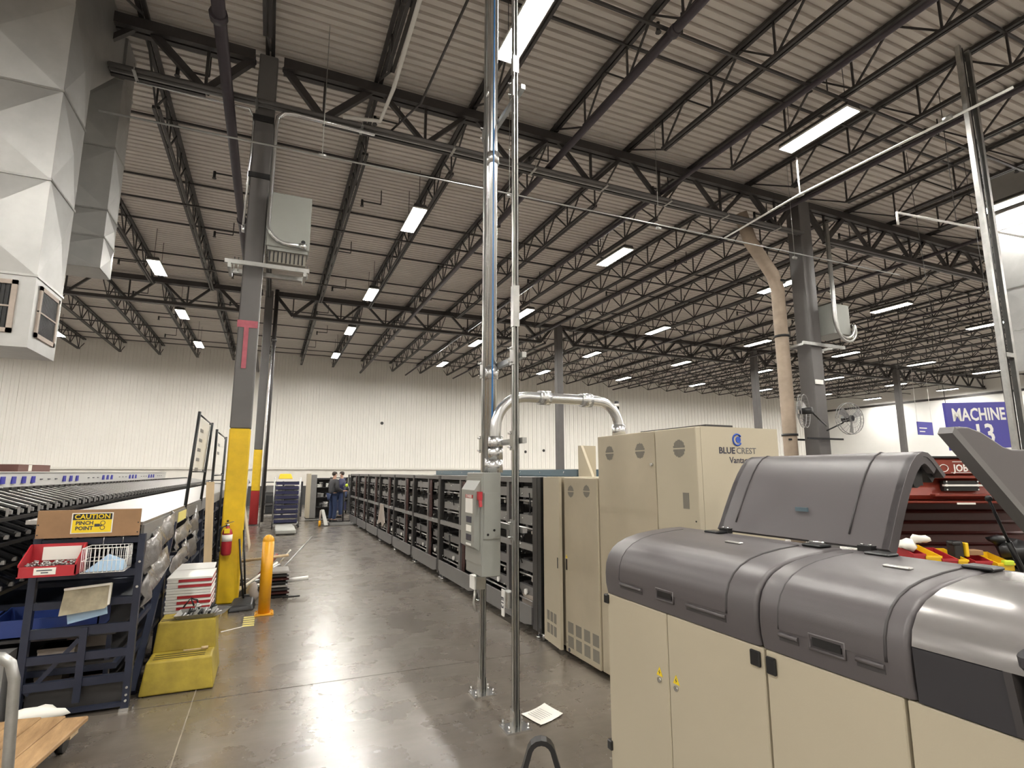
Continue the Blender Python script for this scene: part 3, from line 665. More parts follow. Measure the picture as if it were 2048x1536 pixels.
# ================================================================ GREY SORTER MODULES (long row on the right of the aisle)
FX = 2.65
def module(y0, label):
    t = thing('sorter_module', label, 'sorter module', (3.0, y0, 0), 'grey sorter modules'); L = 1.83; y1 = y0 + L; rnd = random.Random(5)
    MB().box(FX, FX+0.07, y0-0.02, y0+0.09, 0.08, 1.65).build('frame_post', m_greyd, t)
    MB().box(FX+0.75, FX+0.82, y0-0.02, y0+0.09, 0.08, 1.65).build('frame_post', m_greyd, t)
    MB().box(FX+0.01, FX+0.06, y0+0.09, y1-0.02, 1.59, 1.645).build('top_rail', m_grey, t)
    MB().box(FX+0.01, FX+0.82, y0+0.09, y1-0.02, 1.645, 1.65).build('top_sheet', m_grey, t)
    MB().box(FX+0.01, FX+0.05, y0+0.09, y1-0.02, 0.86, 0.925).build('middle_rail', m_greyl, t)
    # kick panel with an angled lower corner
    MB().prism([(y0+0.10, 0.29), (y0+0.10, 0.12), (y0+0.28, 0.085), (y1-0.12, 0.085), (y1-0.03, 0.16), (y1-0.03, 0.29)], 'x', FX-0.012, FX+0.012).build('kick_panel', m_grey, t)
    MB().box(FX+0.70, FX+0.80, y0, y1-0.02, 0.15, 1.60).build('back_panel', m_greyd, t)
    MB().box(FX+0.03, FX+0.72, y0+0.09, y1-0.02, 0.16, 0.19).build('floor_tray', m_greyd, t)
    MB().box(FX+0.02, FX+0.09, y0+0.78, y0+0.85, 0.2, 1.59).build('inner_post', m_grey, t)
    c = MB()
    for k in range(4):
        y = y0+0.58+k*0.035; pts = [(FX+0.02+0.01*rnd.random(), y+0.012*rnd.uniform(-1,1), 0.25+z*0.165) for z in range(9)]; c.tube(pts, 0.013, 6)
    c.build('cable_bundle', m_brown, t)
    for y in (y0+0.04, y1-0.1):
        MB().cyl((FX+0.05, y, 0), (FX+0.05, y, 0.02), 0.035, 8).cyl((FX+0.05, y, 0.02), (FX+0.05, y, 0.1), 0.012, 6).build('levelling_foot', m_zinc, t)
    for side, (ya, yb) in enumerate(((y0+0.13, y0+0.56), (y0+0.90, y0+1.74))):
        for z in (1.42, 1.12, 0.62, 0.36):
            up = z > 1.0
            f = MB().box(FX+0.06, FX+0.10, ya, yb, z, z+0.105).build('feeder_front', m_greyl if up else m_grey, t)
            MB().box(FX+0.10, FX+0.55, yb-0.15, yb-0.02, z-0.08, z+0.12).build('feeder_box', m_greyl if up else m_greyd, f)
            MB().box(FX+0.12, FX+0.6, ya, ya+0.02, z-0.1, z+0.1).build('side_plate', m_greyd, f)
            mb = MB()
            for q in range(7):
                y = rnd.uniform(ya+0.02, yb-0.08); zz = rnd.uniform(z-0.14, z-0.02); s_ = rnd.uniform(0.015, 0.04)
                mb.box(FX+0.05+rnd.random()*0.1, FX+0.2, y, y+s_*1.6, zz, zz+s_)
            mb.build('mechanism', m_blackm, f, kind='stuff')
            MB().cyl((FX+0.045, ya+0.01, z-0.035), (FX+0.045, yb-0.05, z-0.035), 0.011, 7).cyl((FX+0.035, ya+0.05, z-0.07), (FX+0.06, ya+0.05, z-0.07), 0.02, 8).build('roller', m_silver, f)
    for y in (y0+0.35, y0+1.15): MB().cyl((FX+0.03, y, 0.40), (FX+0.055, y, 0.40), 0.032, 12).build('white_wheel', m_white, t)
    mb = MB()
    for q in range(46): mb.ball((FX+rnd.uniform(0.0, 0.09), rnd.choice((y0+0.15, y0+0.45, y0+0.72, y0+0.95, y0+1.3, y0+1.6))+rnd.uniform(-.06, .06), rnd.uniform(0.3, 1.55)), rnd.uniform(0.005, 0.012), 5)
    mb.build('bright_fittings', m_white, t, kind='stuff')
    mb = MB()
    for q in range(10):
        y = y0+rnd.uniform(0.2, 1.6); z = rnd.uniform(0.5, 1.5); mb.tube([(FX+0.04, y, z), (FX+0.02, y+rnd.uniform(-.1, .1), z-0.1), (FX+0.05, y+rnd.uniform(-.1, .1), z-0.22)], 0.007, 5)
    mb.build('hoses', m_black, t, kind='stuff')
    return t
M0 = module(5.42, 'grey sorter module of the row nearest the cream cabinets')
sack = solo(MB().add([(2.72,5.52,0.20),(3.05,5.52,0.20),(3.05,5.98,0.20),(2.72,5.98,0.20),(2.70,5.55,0.40),(3.0,5.55,0.46),(3.0,5.95,0.44),(2.70,5.93,0.38)], [(0,3,2,1),(4,5,6,7),(0,1,5,4),(1,2,6,5),(2,3,7,6),(3,0,4,7)]), 'sack', m_bagp, 'beige sack lying low in the module beside the cream cabinets', 'sack', bevel=0.04)
for k in range(1, 8):
    copy_tree(M0, (3.0, 5.42 + 1.83*k, 0), 'grey sorter module, %s along the row from the cream cabinets' % nth(k))
e_ = thing('frame_panel', 'dark end frame closing the far end of the grey sorter row', 'frame', (3.0, 20.08, 0))
MB().box(FX, FX+0.82, 20.08, 20.14, 0.05, 1.65).build('end_panel', m_greyd, e_)
# near end frame
e2 = thing('frame_panel', 'dark end frame of the sorter row against the cream cabinets', 'frame', (3.0, 5.34, 0))
MB().box(FX+0.0, FX+0.82, 5.31, 5.39, 0.08, 1.652).build('end_panel', m_blackm, e2); MB().cyl((FX+.05, 5.35, 0), (FX+.05, 5.35, 0.08), 0.02, 8).build('levelling_foot', m_zinc, e2)
bh = thing('overhead_tray', 'long blue-grey steel tray lying on top of the sorter row', 'tray', (3.3, 8.1, 1.65))
MB().box(3.15, 3.19, 5.40, 11.1, 1.655, 1.735).box(3.43, 3.47, 5.40, 11.1, 1.655, 1.735).box(3.15, 3.47, 5.40, 11.1, 1.651, 1.66).build('channel', m_teal, bh)
for k in range(9): MB().cyl((3.145, 5.7+k*0.62, 1.70), (3.15, 5.7+k*0.62, 1.70), 0.012, 6).build('bolt', m_zinc, bh)
# rags hung on a post and small white tags
rg = solo(MB().add([(2.62,13.9,0.92),(2.60,14.15,0.93),(2.58,14.35,0.42),(2.62,14.1,0.50),(2.60,13.8,0.40),(2.60,13.55,0.52)], [(0,1,2,3),(0,3,4,5)]), 'hanging_rag', m_bagp, 'pale rags hanging on the sorter row about half way down', 'rag')
rg.modifiers.new('s', 'SOLIDIFY').thickness = 0.02

# ================================================================ CREAM CABINETS
def vent_disc(y, z, r, x, parent, axis='x'):
    mb = MB(); n = 13
    for k in range(n):
        u = -r + (k+0.5)*2*r/n; h = math.sqrt(max(r*r - u*u, 0)); h = round(h/0.007)*0.007
        for s_ in (-1, 1):
            if h > 0.012: mb.box(x-0.0015, x+0.001, y+u-0.42*2*r/n, y+u+0.42*2*r/n, z+(0.005 if s_ > 0 else -h), z+(h if s_ > 0 else -0.005))
    return mb.build('round_vent', m_vent, parent)
def tri_mark(y, z, s, x, parent):
    MB().prism([(y+s, z), (y-s, z), (y, z+1.75*s)], 'x', x-0.0015, x).build('warning_triangle', m_wtag, parent)
    MB().prism([(y+0.1*s, z+0.25*s), (y-0.25*s, z+0.75*s), (y+0.0*s, z+0.75*s), (y-0.1*s, z+1.3*s), (y+0.3*s, z+0.65*s), (y+0.05*s, z+0.65*s)], 'x', x-0.0022, x-0.001).build('flash_mark', m_ink, parent)
lc = thing('cream_cabinet', 'lower cream steel cabinet with a door ajar beside the sorter row', 'cabinet', (3.0, 4.75, 0))
MB().box(2.72, 3.5, 4.24, 5.28, 0.06, 1.655).build('body', m_cream, lc)
MB().box(2.85, 3.4, 4.3, 5.2, 0.0, 0.06).build('plinth', m_black, lc)
d1 = MB().box(2.675, 2.72, 4.245, 4.845, 0.045, 1.65).build('door', m_creamw, lc, bevel=0.005)
vent_disc(4.71, 1.52, 0.055, 2.675, d1); vent_disc(4.42, 1.53, 0.055, 2.675, d1)
for r_ in range(2):
    for k in range(4):
        y = 4.80 - k*0.145; z = 0.22 - r_*0.125; MB().box(2.6735, 2.676, y-0.10, y, z, z+0.10).build('square_grille', m_vent, d1)
MB().box(2.672, 2.676, 4.80, 4.825, 0.78, 0.88).build('latch', m_black, d1, 'black recessed latch'); tri_mark(4.812, 0.89, 0.018, 2.675, d1)
MB().disc((2.672, 4.78, 0.07), 0.018, 12, 'x').build('lock', m_ink, d1); MB().disc((2.672, 4.82, 0.13), 0.008, 8, 'x').build('lock', m_zinc, d1)
# second, narrow door standing ajar: hinged at the far end and swung slightly out
MD = T(2.70, 5.28, 0) @ rotz(-0.09)
d2 = MB(MD).box(-0.03, 0, -0.41, 0, 0.045, 1.65).build('door', m_cream, lc)
for r_ in range(2):
    for k in range(3): MB(MD).box(-0.032, -0.03, -0.14-k*0.085, -0.08-k*0.085, 0.25-r_*0.12, 0.34-r_*0.12).build('square_grille', m_vent, d2)
MB(MD).box(-0.032, -0.03, -0.37, -0.35, 0.78, 0.88).build('latch', m_black, d2)
MB().cyl((2.80, 5.24, 0), (2.80, 5.24, 0.06), 0.02, 8).build('levelling_foot', m_zinc, lc)
tr = thing('cream_bracket', 'cream triangular bracket standing on the lower cream cabinet', 'bracket', (3.2, 5.15, 1.655))
MB().prism([(5.0, 1.656), (5.28, 1.656), (5.28, 1.99), (5.22, 1.99)], 'x', 3.10, 3.13).build('side_plate', m_cream, tr)
MB().box(3.13, 3.30, 5.24, 5.28, 1.656, 1.99).build('back_plate', m_cream, tr)
pole = thing('signal_light', 'slim black signal mast standing behind the tall cream cabinet', 'signal light', (3.3, 4.3, 1.65))
MB().cyl((2.95, 4.30, 2.02), (2.95, 4.30, 2.36), 0.008, 6).build('mast', m_black, pole); MB().cyl((2.95, 4.30, 2.28), (2.95, 4.30, 2.36), 0.022, 8).build('light_body', m_black, pole)
MB().cyl((2.95, 4.30, 2.31), (2.95, 4.30, 2.335), 0.024, 8).build('light_segment', m_white, pole)

tcab = thing('cream_cabinet', 'tall cream steel cabinet with the blue round logo and three round vents', 'cabinet', (3.1, 3.6, 0))
MB().box(2.735, 3.47, 2.985, 4.235, 0.06, 2.02).build('body', m_cream, tcab)
MB().box(2.85, 3.4, 3.05, 4.2, 0, 0.06).build('plinth', m_black, tcab)
dA1 = MB().box(2.69, 2.735, 3.435, 4.235, 0.045, 2.015).build('door', m_creamw, tcab, bevel=0.005)
dA2 = MB().box(2.69, 2.735, 2.985, 3.427, 0.045, 2.015).build('door', m_cream, tcab, bevel=0.005)
vent_disc(4.05, 1.865, 0.06, 2.69, dA1); vent_disc(3.62, 1.87, 0.06, 2.69, dA1); vent_disc(3.16, 1.87, 0.062, 2.69, dA2)
MB().disc((2.682, 3.47, 1.76), 0.013, 8, 'x', 0.02).build('knob', m_zinc, dA1)
MB().box(2.687, 2.69, 3.08, 3.14, 1.45, 1.56).build('switch_plate', m_vent, dA2); MB().disc((2.689, 3.02, 1.37), 0.006, 8, 'x').build('lock', m_black, dA2)
text('C', 0.001, face_my(3.07, 2.984, 1.93), m_logo, tcab) if False else None
# round emblem: open blue ring with a solid blue ball offset inside
mb = MB(); ring = []
for k in range(29):
    a = math.radians(35 + 290*k/28); ring.append((3.068 + 0.040*math.cos(a), 2.983, 1.932 + 0.040*math.sin(a)))
mb.tube(ring, 0.0065, 6); mb.build('emblem_ring', m_logo, tcab); MB().disc((3.078, 2.983, 1.932), 0.023, 18, 'y').build('emblem_dot', m_logo, tcab)
text('BLUE', 0.062, face_my(2.967, 2.984, 1.852), m_ink, tcab, bold=0.0018, th=0.0006, xs=1.08)
text('CREST', 0.062, face_my(3.15, 2.984, 1.852), m_grey, tcab, bold=0.0006, th=0.0006, xs=1.08)
text('Vantage', 0.062, face_my(3.085, 2.984, 1.785), m_ink, tcab, bold=0.001, th=0.0006)
solo(MB().box(2.80, 3.05, 3.0, 3.75, 2.022, 2.035), 'top_plate', m_greyd, 'dark flat plate lying on the tall cream cabinet', 'plate')

# ================================================================ FOREGROUND MACHINE: cream cabinets, charcoal hoods
HX = 1.87
def desk(name, y0, y1, seams, label):
    t = thing(name, label, 'cabinet', (2.3, (y0+y1)/2, 0))
    MB().box(HX+0.03, 2.80, y0, y1, 0.06, 0.995).build('body', m_cream, t)
    MB().box(HX+0.08, 2.70, y0+0.03, y1-0.03, 0, 0.06).build('plinth', m_black, t)
    ys = [y0] + seams + [y1]; ds_ = []
    for a, b in zip(ys[:-1], ys[1:]): ds_.append(MB().bbox(HX, HX+0.03, a+0.003, b-0.003, 0.05, 1.0, 0.004).build('door', m_cream, t))
    return t, ds_
kA, dk = desk('machine_cabinet', 1.75, 2.88, [2.35], 'cream machine cabinet with two warning triangles below the first charcoal hood')
tri_mark(2.42, 0.69, 0.024, HX, dk[1]); tri_mark(2.295, 0.69, 0.024, HX, dk[0])
MB().disc((HX-0.004, 2.42, 0.672), 0.013, 12, 'x', 0.008).build('key_lock', m_zinc, dk[1]); MB().disc((HX-0.004, 2.295, 0.672), 0.013, 12, 'x', 0.008).build('key_lock', m_zinc, dk[0])
MB().bbox(HX-0.014, HX+0.02, 2.86, 2.90, 0.945, 0.995, 0.004).build('hinge', m_black, kA); MB().bbox(HX-0.014, HX+0.02, 2.86, 2.90, 0.16, 0.21, 0.004).build('hinge', m_black, kA)
MB().bbox(HX-0.014, HX, 1.765, 1.815, 0.925, 0.985, 0.004).build('hinge', m_black, kA); 
kB, dkb = desk('machine_cabinet', 1.21, 1.745, [], 'plain cream machine cabinet below the second charcoal hood')
MB().bbox(HX-0.014, HX, 1.69, 1.735, 0.915, 0.98, 0.004).build('hinge', m_black, kB)
kC, _ = desk('machine_cabinet', -0.6, 1.205, [0.55], 'cream machine cabinet nearest the camera, below the smoked cover')
PROF = [(1.868, 1.005), (1.856, 1.06), (1.854, 1.12), (1.860, 1.175), (1.878, 1.222), (1.908, 1.260), (1.950, 1.290), (2.01, 1.315), (2.09, 1.334), (2.20, 1.348), (2.32, 1.357), (2.41, 1.360)]
PROF_S = []
for i in range(len(PROF)-1):
    for k in range(3):
        f = k/3; PROF_S.append((PROF[i][0]*(1-f)+PROF[i+1][0]*f, PROF[i][1]*(1-f)+PROF[i+1][1]*f))
PROF_S.append(PROF[-1])
def offs(line, d):
    out = []
    for i, p in enumerate(line):
        a = Vector(line[max(i-1, 0)]); b = Vector(line[min(i+1, len(line)-1)]); t_ = (b-a).normalized(); out.append((p[0] - t_.y*d, p[1] + t_.x*d))
    return out
def hood(y0, y1, g0_, g1_, hy0, hy1, label, ridge):
    t = thing('machine_hood', label, 'hood', (2.1, (y0+y1)/2, 1.0), 'charcoal machine hoods')
    mb = MB(); prof = PROF + [(2.41, 1.02), (1.90, 1.005)]
    n = len(prof); e = 0.018; ins = offs(PROF, -0.014) + [(2.41, 1.02), (1.90, 1.005)]
    # shell with softened ends: inset end loop, full loops, inset end loop
    vs = [(u, y0, w) for u, w in ins] + [(u, y0+e*0.35, w) for u, w in offs(PROF, -0.004) + prof[-2:]] + [(u, y0+e, w) for u, w in prof] + [(u, y1-e, w) for u, w in prof] + [(u, y1-e*0.35, w) for u, w in offs(PROF, -0.004) + prof[-2:]] + [(u, y1, w) for u, w in ins]
    fs = []
    for L_ in range(5):
        for k in range(n): fs.append((L_*n+k, L_*n+(k+1)%n, (L_+1)*n+(k+1)%n, (L_+1)*n+k))
    mb.add(vs, fs, True); mb.f.append(list(range(n))[::-1]); mb.f.append([5*n+k for k in range(n)])
    sh = mb.build('shell', m_hood, t)
    ms = sh.modifiers.new('e', 'EDGE_SPLIT'); ms.split_angle = math.radians(50)
    gl = [p for p in PROF_S if (p[1] > 1.08) and p[0] < 2.34]
    up = offs(gl, 0.0005)
    MB().strip(gl[::1], 'y', g0_, g1_, 0.004).build('raised_panel', m_hood, t)
    for g in (g0_, g1_): MB().tube([(u, g, w) for u, w in up], 0.0055, 6).build('groove', m_hoodd, t)
    # ridges along the lower edge and the recessed handle
    for a, b in ridge:
        MB().tube([(1.853, a, 1.082), (1.853, b, 1.082)], 0.009, 8).build('ridge', m_hood, t)
        MB().box(1.8535, 1.858, a, b, 1.060, 1.073).build('groove', m_hoodd, t)
    hz0, hz1 = 1.068, 1.118
    MB().tube([(1.8525, hy0, hz0), (1.8525, hy1, hz0), (1.8525, hy1, hz1), (1.8525, hy0, hz1), (1.8525, hy0, hz0), (1.8525, hy1, hz0)], 0.006, 8).build('handle_rim', m_hood, t)
    MB().box(1.849, 1.857, hy0+0.012, hy1-0.012, hz0+0.012, hz1-0.008).build('handle_recess', m_black, t)
    return t
hood(1.765, 2.88, 1.925, 2.725, 2.27, 2.40, 'charcoal machine hood furthest from the camera, over two warning triangles', [(2.52, 2.72), (1.93, 2.18)])
hood(1.175, 1.755, 1.245, 1.655, 1.385, 1.52, 'charcoal machine hood in the middle, with a recessed handle', [(1.57, 1.655), (1.25, 1.345)])
# smoked glossy cover, third unit, faceted
cv = thing('machine_cover', 'smoked glossy faceted cover at the right edge above dark panel', 'hood', (2.1, 1.0, 1.0))
MB().prism([(1.868, 1.005), (1.862, 1.165), (2.40, 1.165), (2.40, 1.005)], 'y', 0.915, 1.165).build('lower_panel', m_slate, cv)
MB().strip([(1.861, 1.168), (1.872, 1.215), (1.905, 1.26), (1.96, 1.295), (2.05, 1.325), (2.2, 1.348), (2.40, 1.358)], 'y', 0.80, 1.165, -0.01).build('smoked_cover', m_hoodm, cv)
MB().prism([(1.862, 1.168), (1.90, 1.24), (2.0, 1.29), (2.40, 1.33), (2.40, 1.168)], 'y', 0.92, 1.155).build('inner_body', m_slate, cv)
MB().prism([(0.93, 1.168), (0.915, 1.01), (0.895, 1.01), (0.91, 1.168)], 'x', 1.858, 2.4).build('end_cheek', m_hoodd, cv)
cbk = thing('machine_end_unit', 'cream and charcoal corner unit at the extreme right edge', 'cabinet', (2.2, 0.6, 1.0))
MB().bbox(1.865, 2.4, 0.2, 0.885, 1.004, 1.155, 0.01).build('cream_block', m_cream, cbk); MB().bbox(1.857, 2.4, 0.2, 0.905, 1.17, 1.235, 0.02).build('charcoal_block', m_slate, cbk)

# rear deck of the machine and its first opened lid
rd = thing('machine_rear_body', 'dark rear machine body under the opened charcoal lid', 'machine body', (2.6, 1.9, 1.0))
MB().box(2.42, 2.78, 0.95, 2.88, 1.0, 1.18).build('rear_tub', m_greyd, rd)
MB().box(2.42, 2.46, 0.95, 2.88, 1.18, 1.352).build('hinge_rail', m_hood, rd)
MB().box(2.50, 2.72, 1.55, 2.35, 1.18, 1.22).build('mechanism_plate', m_silver, rd)
LID = [(2.435, 1.375), (2.462, 1.42), (2.497, 1.49), (2.535, 1.56), (2.575, 1.63), (2.615, 1.69), (2.655, 1.74), (2.70, 1.778), (2.745, 1.795), (2.785, 1.79), (2.82, 1.768), (2.855, 1.735), (2.90, 1.69)]
ly0, ly1 = 1.575, 2.56
ld = thing('opened_lid', 'opened charcoal machine lid arching up behind the first hood', 'lid', (2.6, 2.0, 1.36))
MB().strip(LID, 'y', ly0, ly1, -0.022).build('shell', m_hood, ld)
for y in (ly0+0.003, ly1-0.033): MB().strip(LID[:-1], 'y', y, y+0.03, -0.055).build('edge_flange', m_hood, ld)
MB().strip([(u-0.001, w-0.001) for u, w in LID[-3:]], 'y', ly0+0.04, ly1-0.04, -0.05).build('lip', m_hoodd, ld)
for y, s_ in ((ly0+0.19, 1), (ly1-0.12, 1)):
    MB().tube([(u-0.002, y, w+0.001) for u, w in LID[1:11]], 0.0045, 6).build('groove', m_hoodd, ld)
for y in (1.66, 2.48):
    MB().box(2.40, 2.44, y-0.03, y+0.03, 1.358, 1.385).build('hinge', m_black, ld)
    for dy in (-0.018, 0.018): MB().cyl((2.418, y+dy, 1.385), (2.418, y+dy, 1.392), 0.008, 8).build('bolt', m_zinc, ld)
MB().box(2.494, 2.503, 2.0, 2.07, 1.505, 1.525).build('maker_plate', m_teal, ld)
MB().box(2.66, 2.80, 1.62, 1.66, 1.64, 1.72).cyl((2.72, 1.68, 1.66), (2.72, 1.60, 1.66), 0.03, 8).build('latch_block', m_black, ld)
MB().cyl((2.43, 1.95, 1.37), (2.43, 1.87, 1.37), 0.006, 6).build('stay_rod', m_zinc, ld)
for y, nme in ((2.50, 'furthest'), (1.86, 'second'), (1.56, 'third'), (1.20, 'nearest')):
    solo(MB().bbox(2.32, 2.40, y-0.05, y+0.05, 1.359, 1.372, 0.005), 'hinge_pad', m_blackm, 'small black hinge pad on top of the hoods, %s of four from the camera' % nme if nme != 'nearest' else 'small black hinge pad on top of the hoods, nearest the camera', 'hinge', 'hinge pads on the hoods')
for y in (2.18, 1.38):
    solo(MB().bbox(2.16, 2.19, y-0.05, y+0.05, 1.346, 1.357, 0.004), 'pull_tab', m_silver, 'small shiny pull tab on the %s hood' % ('far' if y > 2 else 'middle'), 'handle')
# second opened lid, broad side to the camera
l2 = thing('opened_lid', 'big grey opened lid tilted up at the right edge in front of the toolbox', 'lid', (2.9, 1.2, 1.2))
out = [(2.285, 1.858), (2.33, 1.868), (2.39, 1.868), (2.47, 1.852), (2.54, 1.825), (2.60, 1.800), (2.66, 1.790), (3.2, 1.790), (3.2, 1.20), (3.10, 1.215)]
MB().prism(out, 'y', 1.20, 1.245).build('panel', m_hood, l2, bevel=0.006)
MB().bar((2.285, 1.222, 1.854), (3.11, 1.222, 1.212), 0.05, 0.03).build('edge_strip', m_hoodd if False else m_grey, l2)
MB().box(2.98, 3.15, 1.15, 1.30, 1.0, 1.22).build('hinge_block', m_black, l2)
MB().box(2.95, 3.3, 0.9, 1.35, 0, 1.0).build('support_body', m_cream, l2)
st = thing('gas_strut', 'black gas strut slanting beside the tilted grey lid', 'strut', (2.9, 1.45, 1.2))
MB().cyl((2.70, 1.32, 1.59), (2.80, 1.32, 1.42), 0.006, 8).build('rod', m_blackm, st); MB().cyl((2.80, 1.32, 1.42), (2.94, 1.32, 1.19), 0.011, 8).build('cylinder', m_black, st)
MB().ball((2.70, 1.32, 1.595), 0.014).build('ball_joint', m_black, st)

# ================================================================ RED JOBSITE TOOLBOX (turned to face the camera)
fh = Vector((0.4005, 0.9163, 0)); rh = Vector((0.9163, -0.4005, 0))
def Fr(d): return Matrix(((rh.x, fh.x, 0, fh.x*d), (rh.y, fh.y, 0, fh.y*d), (0, 0, 1, 0), (0, 0, 0, 1)))   # local x = right, y = away
M4 = Fr(4.5)
bo = M4 @ Vector((3.5, 0.2, 0)); bx = thing('jobsite_toolbox', 'big open red steel toolbox with lettered lid behind the machine', 'toolbox', tuple(bo))
MB(M4).box(2.98, 4.35, -0.42, 0.38, 0.10, 0.98).build('chest', m_redt, bx)
for a, b in ((3.05, -0.3), (4.2, -0.3), (3.05, 0.3), (4.2, 0.3)): MB(M4).box(a, a+0.08, b-0.04, b+0.04, 0, 0.10).build('foot', m_black, bx)
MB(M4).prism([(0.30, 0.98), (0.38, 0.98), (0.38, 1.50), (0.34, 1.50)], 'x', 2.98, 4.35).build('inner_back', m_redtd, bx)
# the lid seen from inside/front: stepped red sheet
lidp = MB(M4).prism([(0.24, 1.44), (0.22, 1.47), (0.02, 1.49), (0.0, 1.52), (0.06, 1.66), (-0.02, 1.69), (-0.02, 1.80), (0.0, 1.815), (0.40, 1.815), (0.40, 1.44)], 'x', 3.0, 4.35).build('lid', m_redt, bx)
MB(M4).box(3.0, 4.35, -0.03, 0.40, 1.815, 1.83).build('lid_cap', m_blackm, lidp)
MB(M4).box(3.36, 3.92, -0.06, 0.02, 1.655, 1.675).box(3.36, 3.92, -0.05, 0.02, 1.515, 1.53).build('ledge', m_redt, lidp)
MB(M4).box(3.0, 4.35, -0.045, 0.10, 1.465, 1.475).build('rim', m_redt, bx)
h_ = MB(M4).box(3.46, 3.74, -0.02, 0.02, 1.555, 1.635).build('handle_plate', m_black, bx)
MB(M4).box(3.44, 3.75, -0.055, -0.03, 1.592, 1.606).build('handle_bar', m_white, h_)
for u in (3.47, 3.72): MB(M4).cyl((u, -0.04, 1.60), (u, 0, 1.60), 0.012, 8).cyl((u+0.01, -0.022, 1.565), (u+0.01, -0.028, 1.565), 0.007, 6).cyl((u+0.01, -0.022, 1.628), (u+0.01, -0.028, 1.628), 0.007, 6).build('bolt', m_zinc, h_)
MB(M4).box(3.525, 3.67, -0.052, -0.046, 1.45, 1.464).build('label', m_paper, bx)
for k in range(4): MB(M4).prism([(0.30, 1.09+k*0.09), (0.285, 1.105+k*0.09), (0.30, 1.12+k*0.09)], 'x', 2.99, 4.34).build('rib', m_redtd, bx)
text('JOBOX', 0.078, M4 @ T(3.665, -0.022, 1.733) @ Matrix.Rotation(PI/2, 4, 'X'), m_white, bx, bold=0.0018, th=0.001, xs=0.9)
MB(M4).box(3.53, 3.82, -0.024, -0.02, 1.698, 1.702).box(3.55, 3.80, -0.024, -0.02, 1.783, 1.788).build('lettering_line', m_white, bx)
rr = [(3.475 + 0.035*math.cos(a*PI/10), -0.023, 1.735 + 0.028*math.sin(a*PI/10)) for a in range(21)]
MB(M4).tube(rr, 0.003, 5).build('emblem_ring', m_white, bx)
# contents on a tray across the chest front
M42 = Fr(4.2)
def put(mb, name, m, label, cat, group=None, bevel=0): return solo(mb, name, m, label, cat, group, None, bevel)
put(MB(M42).box(2.9, 4.0, -0.10, 0.34, 0.985, 1.0), 'tray_shelf', m_greyd, 'dark shelf across the toolbox mouth carrying parts bins', 'shelf')
def bin_(u0, u1, z1, m, label, d0=-0.08, d1=0.14):
    t = thing('parts_bin', label, 'bin', tuple(M42 @ Vector(((u0+u1)/2, 0, 1.0))), 'parts bins in the toolbox'); th = 0.006; z0 = 1.0
    mb = MB(M42).box(u0, u1, d0, d1, z0, z0+th).box(u0, u1, d0, d0+th, z0, z1-0.02).box(u0, u1, d1-th, d1, z0, z1+0.03)
    mb.prism([(d0, z0), (d1, z0), (d1, z1+0.03), (d0, z1-0.02)], 'x', u0, u0+th).prism([(d0, z0), (d1, z0), (d1, z1+0.03), (d0, z1-0.02)], 'x', u1-th, u1).build('bin_body', m, t)
    MB(M42).box(u0-0.004, u1+0.004, d0-0.006, d0, z1-0.035, z1-0.02).build('rim', m, t)
    return t
bin_(2.90, 2.985, 1.14, m_red, 'red parts bin holding crumpled white film')
bin_(2.99, 3.10, 1.125, m_ybin, 'yellow parts bin between two red ones')
bin_(3.105, 3.215, 1.105, m_red, 'red parts bin right of the leftmost yellow one')
bin_(3.22, 3.29, 1.10, m_ybin, 'narrow yellow parts bin by the black tool')
bin_(3.34, 3.46, 1.09, m_red, 'red parts bin below the tape measure box')
bin_(3.50, 3.62, 1.075, m_ybin, 'yellow parts bin with a green level in it')
put(MB(M42).box(3.25, 3.32, -0.02, 0.06, 1.05, 1.20).box(3.23, 3.30, -0.03, 0.02, 1.17, 1.20), 'power_tool', m_black, 'black power tool standing among the parts bins', 'tool', bevel=0.01)
put(MB(M42).box(3.325, 3.35, -0.03, 0.03, 1.09, 1.19), 'yellow_grip', m_ybin, 'yellow grip beside the black power tool', 'tool', bevel=0.006)
put(MB(M42).box(3.35, 3.46, -0.02, 0.06, 1.10, 1.135), 'parts_box', m_card, 'small tan box above the red bin', 'box', bevel=0.004)
put(MB(M42).box(3.54, 3.61, -0.10, -0.06, 1.04, 1.075), 'level_tool', mat('lime_plastic', (0.55, 0.70, 0.05), 0.35), 'lime green level lying in the yellow bin', 'tool', bevel=0.008)
def blob(c, r, m, name, label, cat, seed, M=None, sq=(1,1,1), sub=3):
    rnd = random.Random(seed); mb = MB(M).ball(c, r, 10, sq); cc = (M or Matrix.Identity(4)) @ Vector(c)
    ph = [rnd.uniform(0, 6) for _ in range(6)]
    mb.v = [cc + (v-cc)*(1 + 0.22*math.sin(9*(v-cc).x/r*0.5+ph[0]) + 0.18*math.sin(4*(v-cc).y/r+ph[1]) + 0.14*math.sin(5*(v-cc).z/r+ph[2]) + rnd.uniform(-0.10, 0.10)) for v in mb.v]
    return solo(mb, name, m, label, cat)
blob((2.93, 0.02, 1.17), 0.06, m_paper, 'crumpled_film', 'crumpled white plastic film spilling from the red bin', 'film', 3, M42, (1.1, 1, 0.75))
blob((3.02, 0.0, 1.215), 0.05, m_paper, 'crumpled_film', 'wisp of clear film sticking up over the bins', 'film', 5, M42, (1.3, 0.6, 0.6))
blob((3.74, 0.0, 1.12), 0.12, m_black, 'black_bag', 'black cloth tool bag at the right end of the bins', 'bag', 8, M42, (1.1, 1, 0.85))
blob((3.64, 0.06, 1.20), 0.06, m_blackm, 'black_glove', 'dark glove lying on top of the black tool bag', 'glove', 9, M42, (1.3, 1, 0.6))

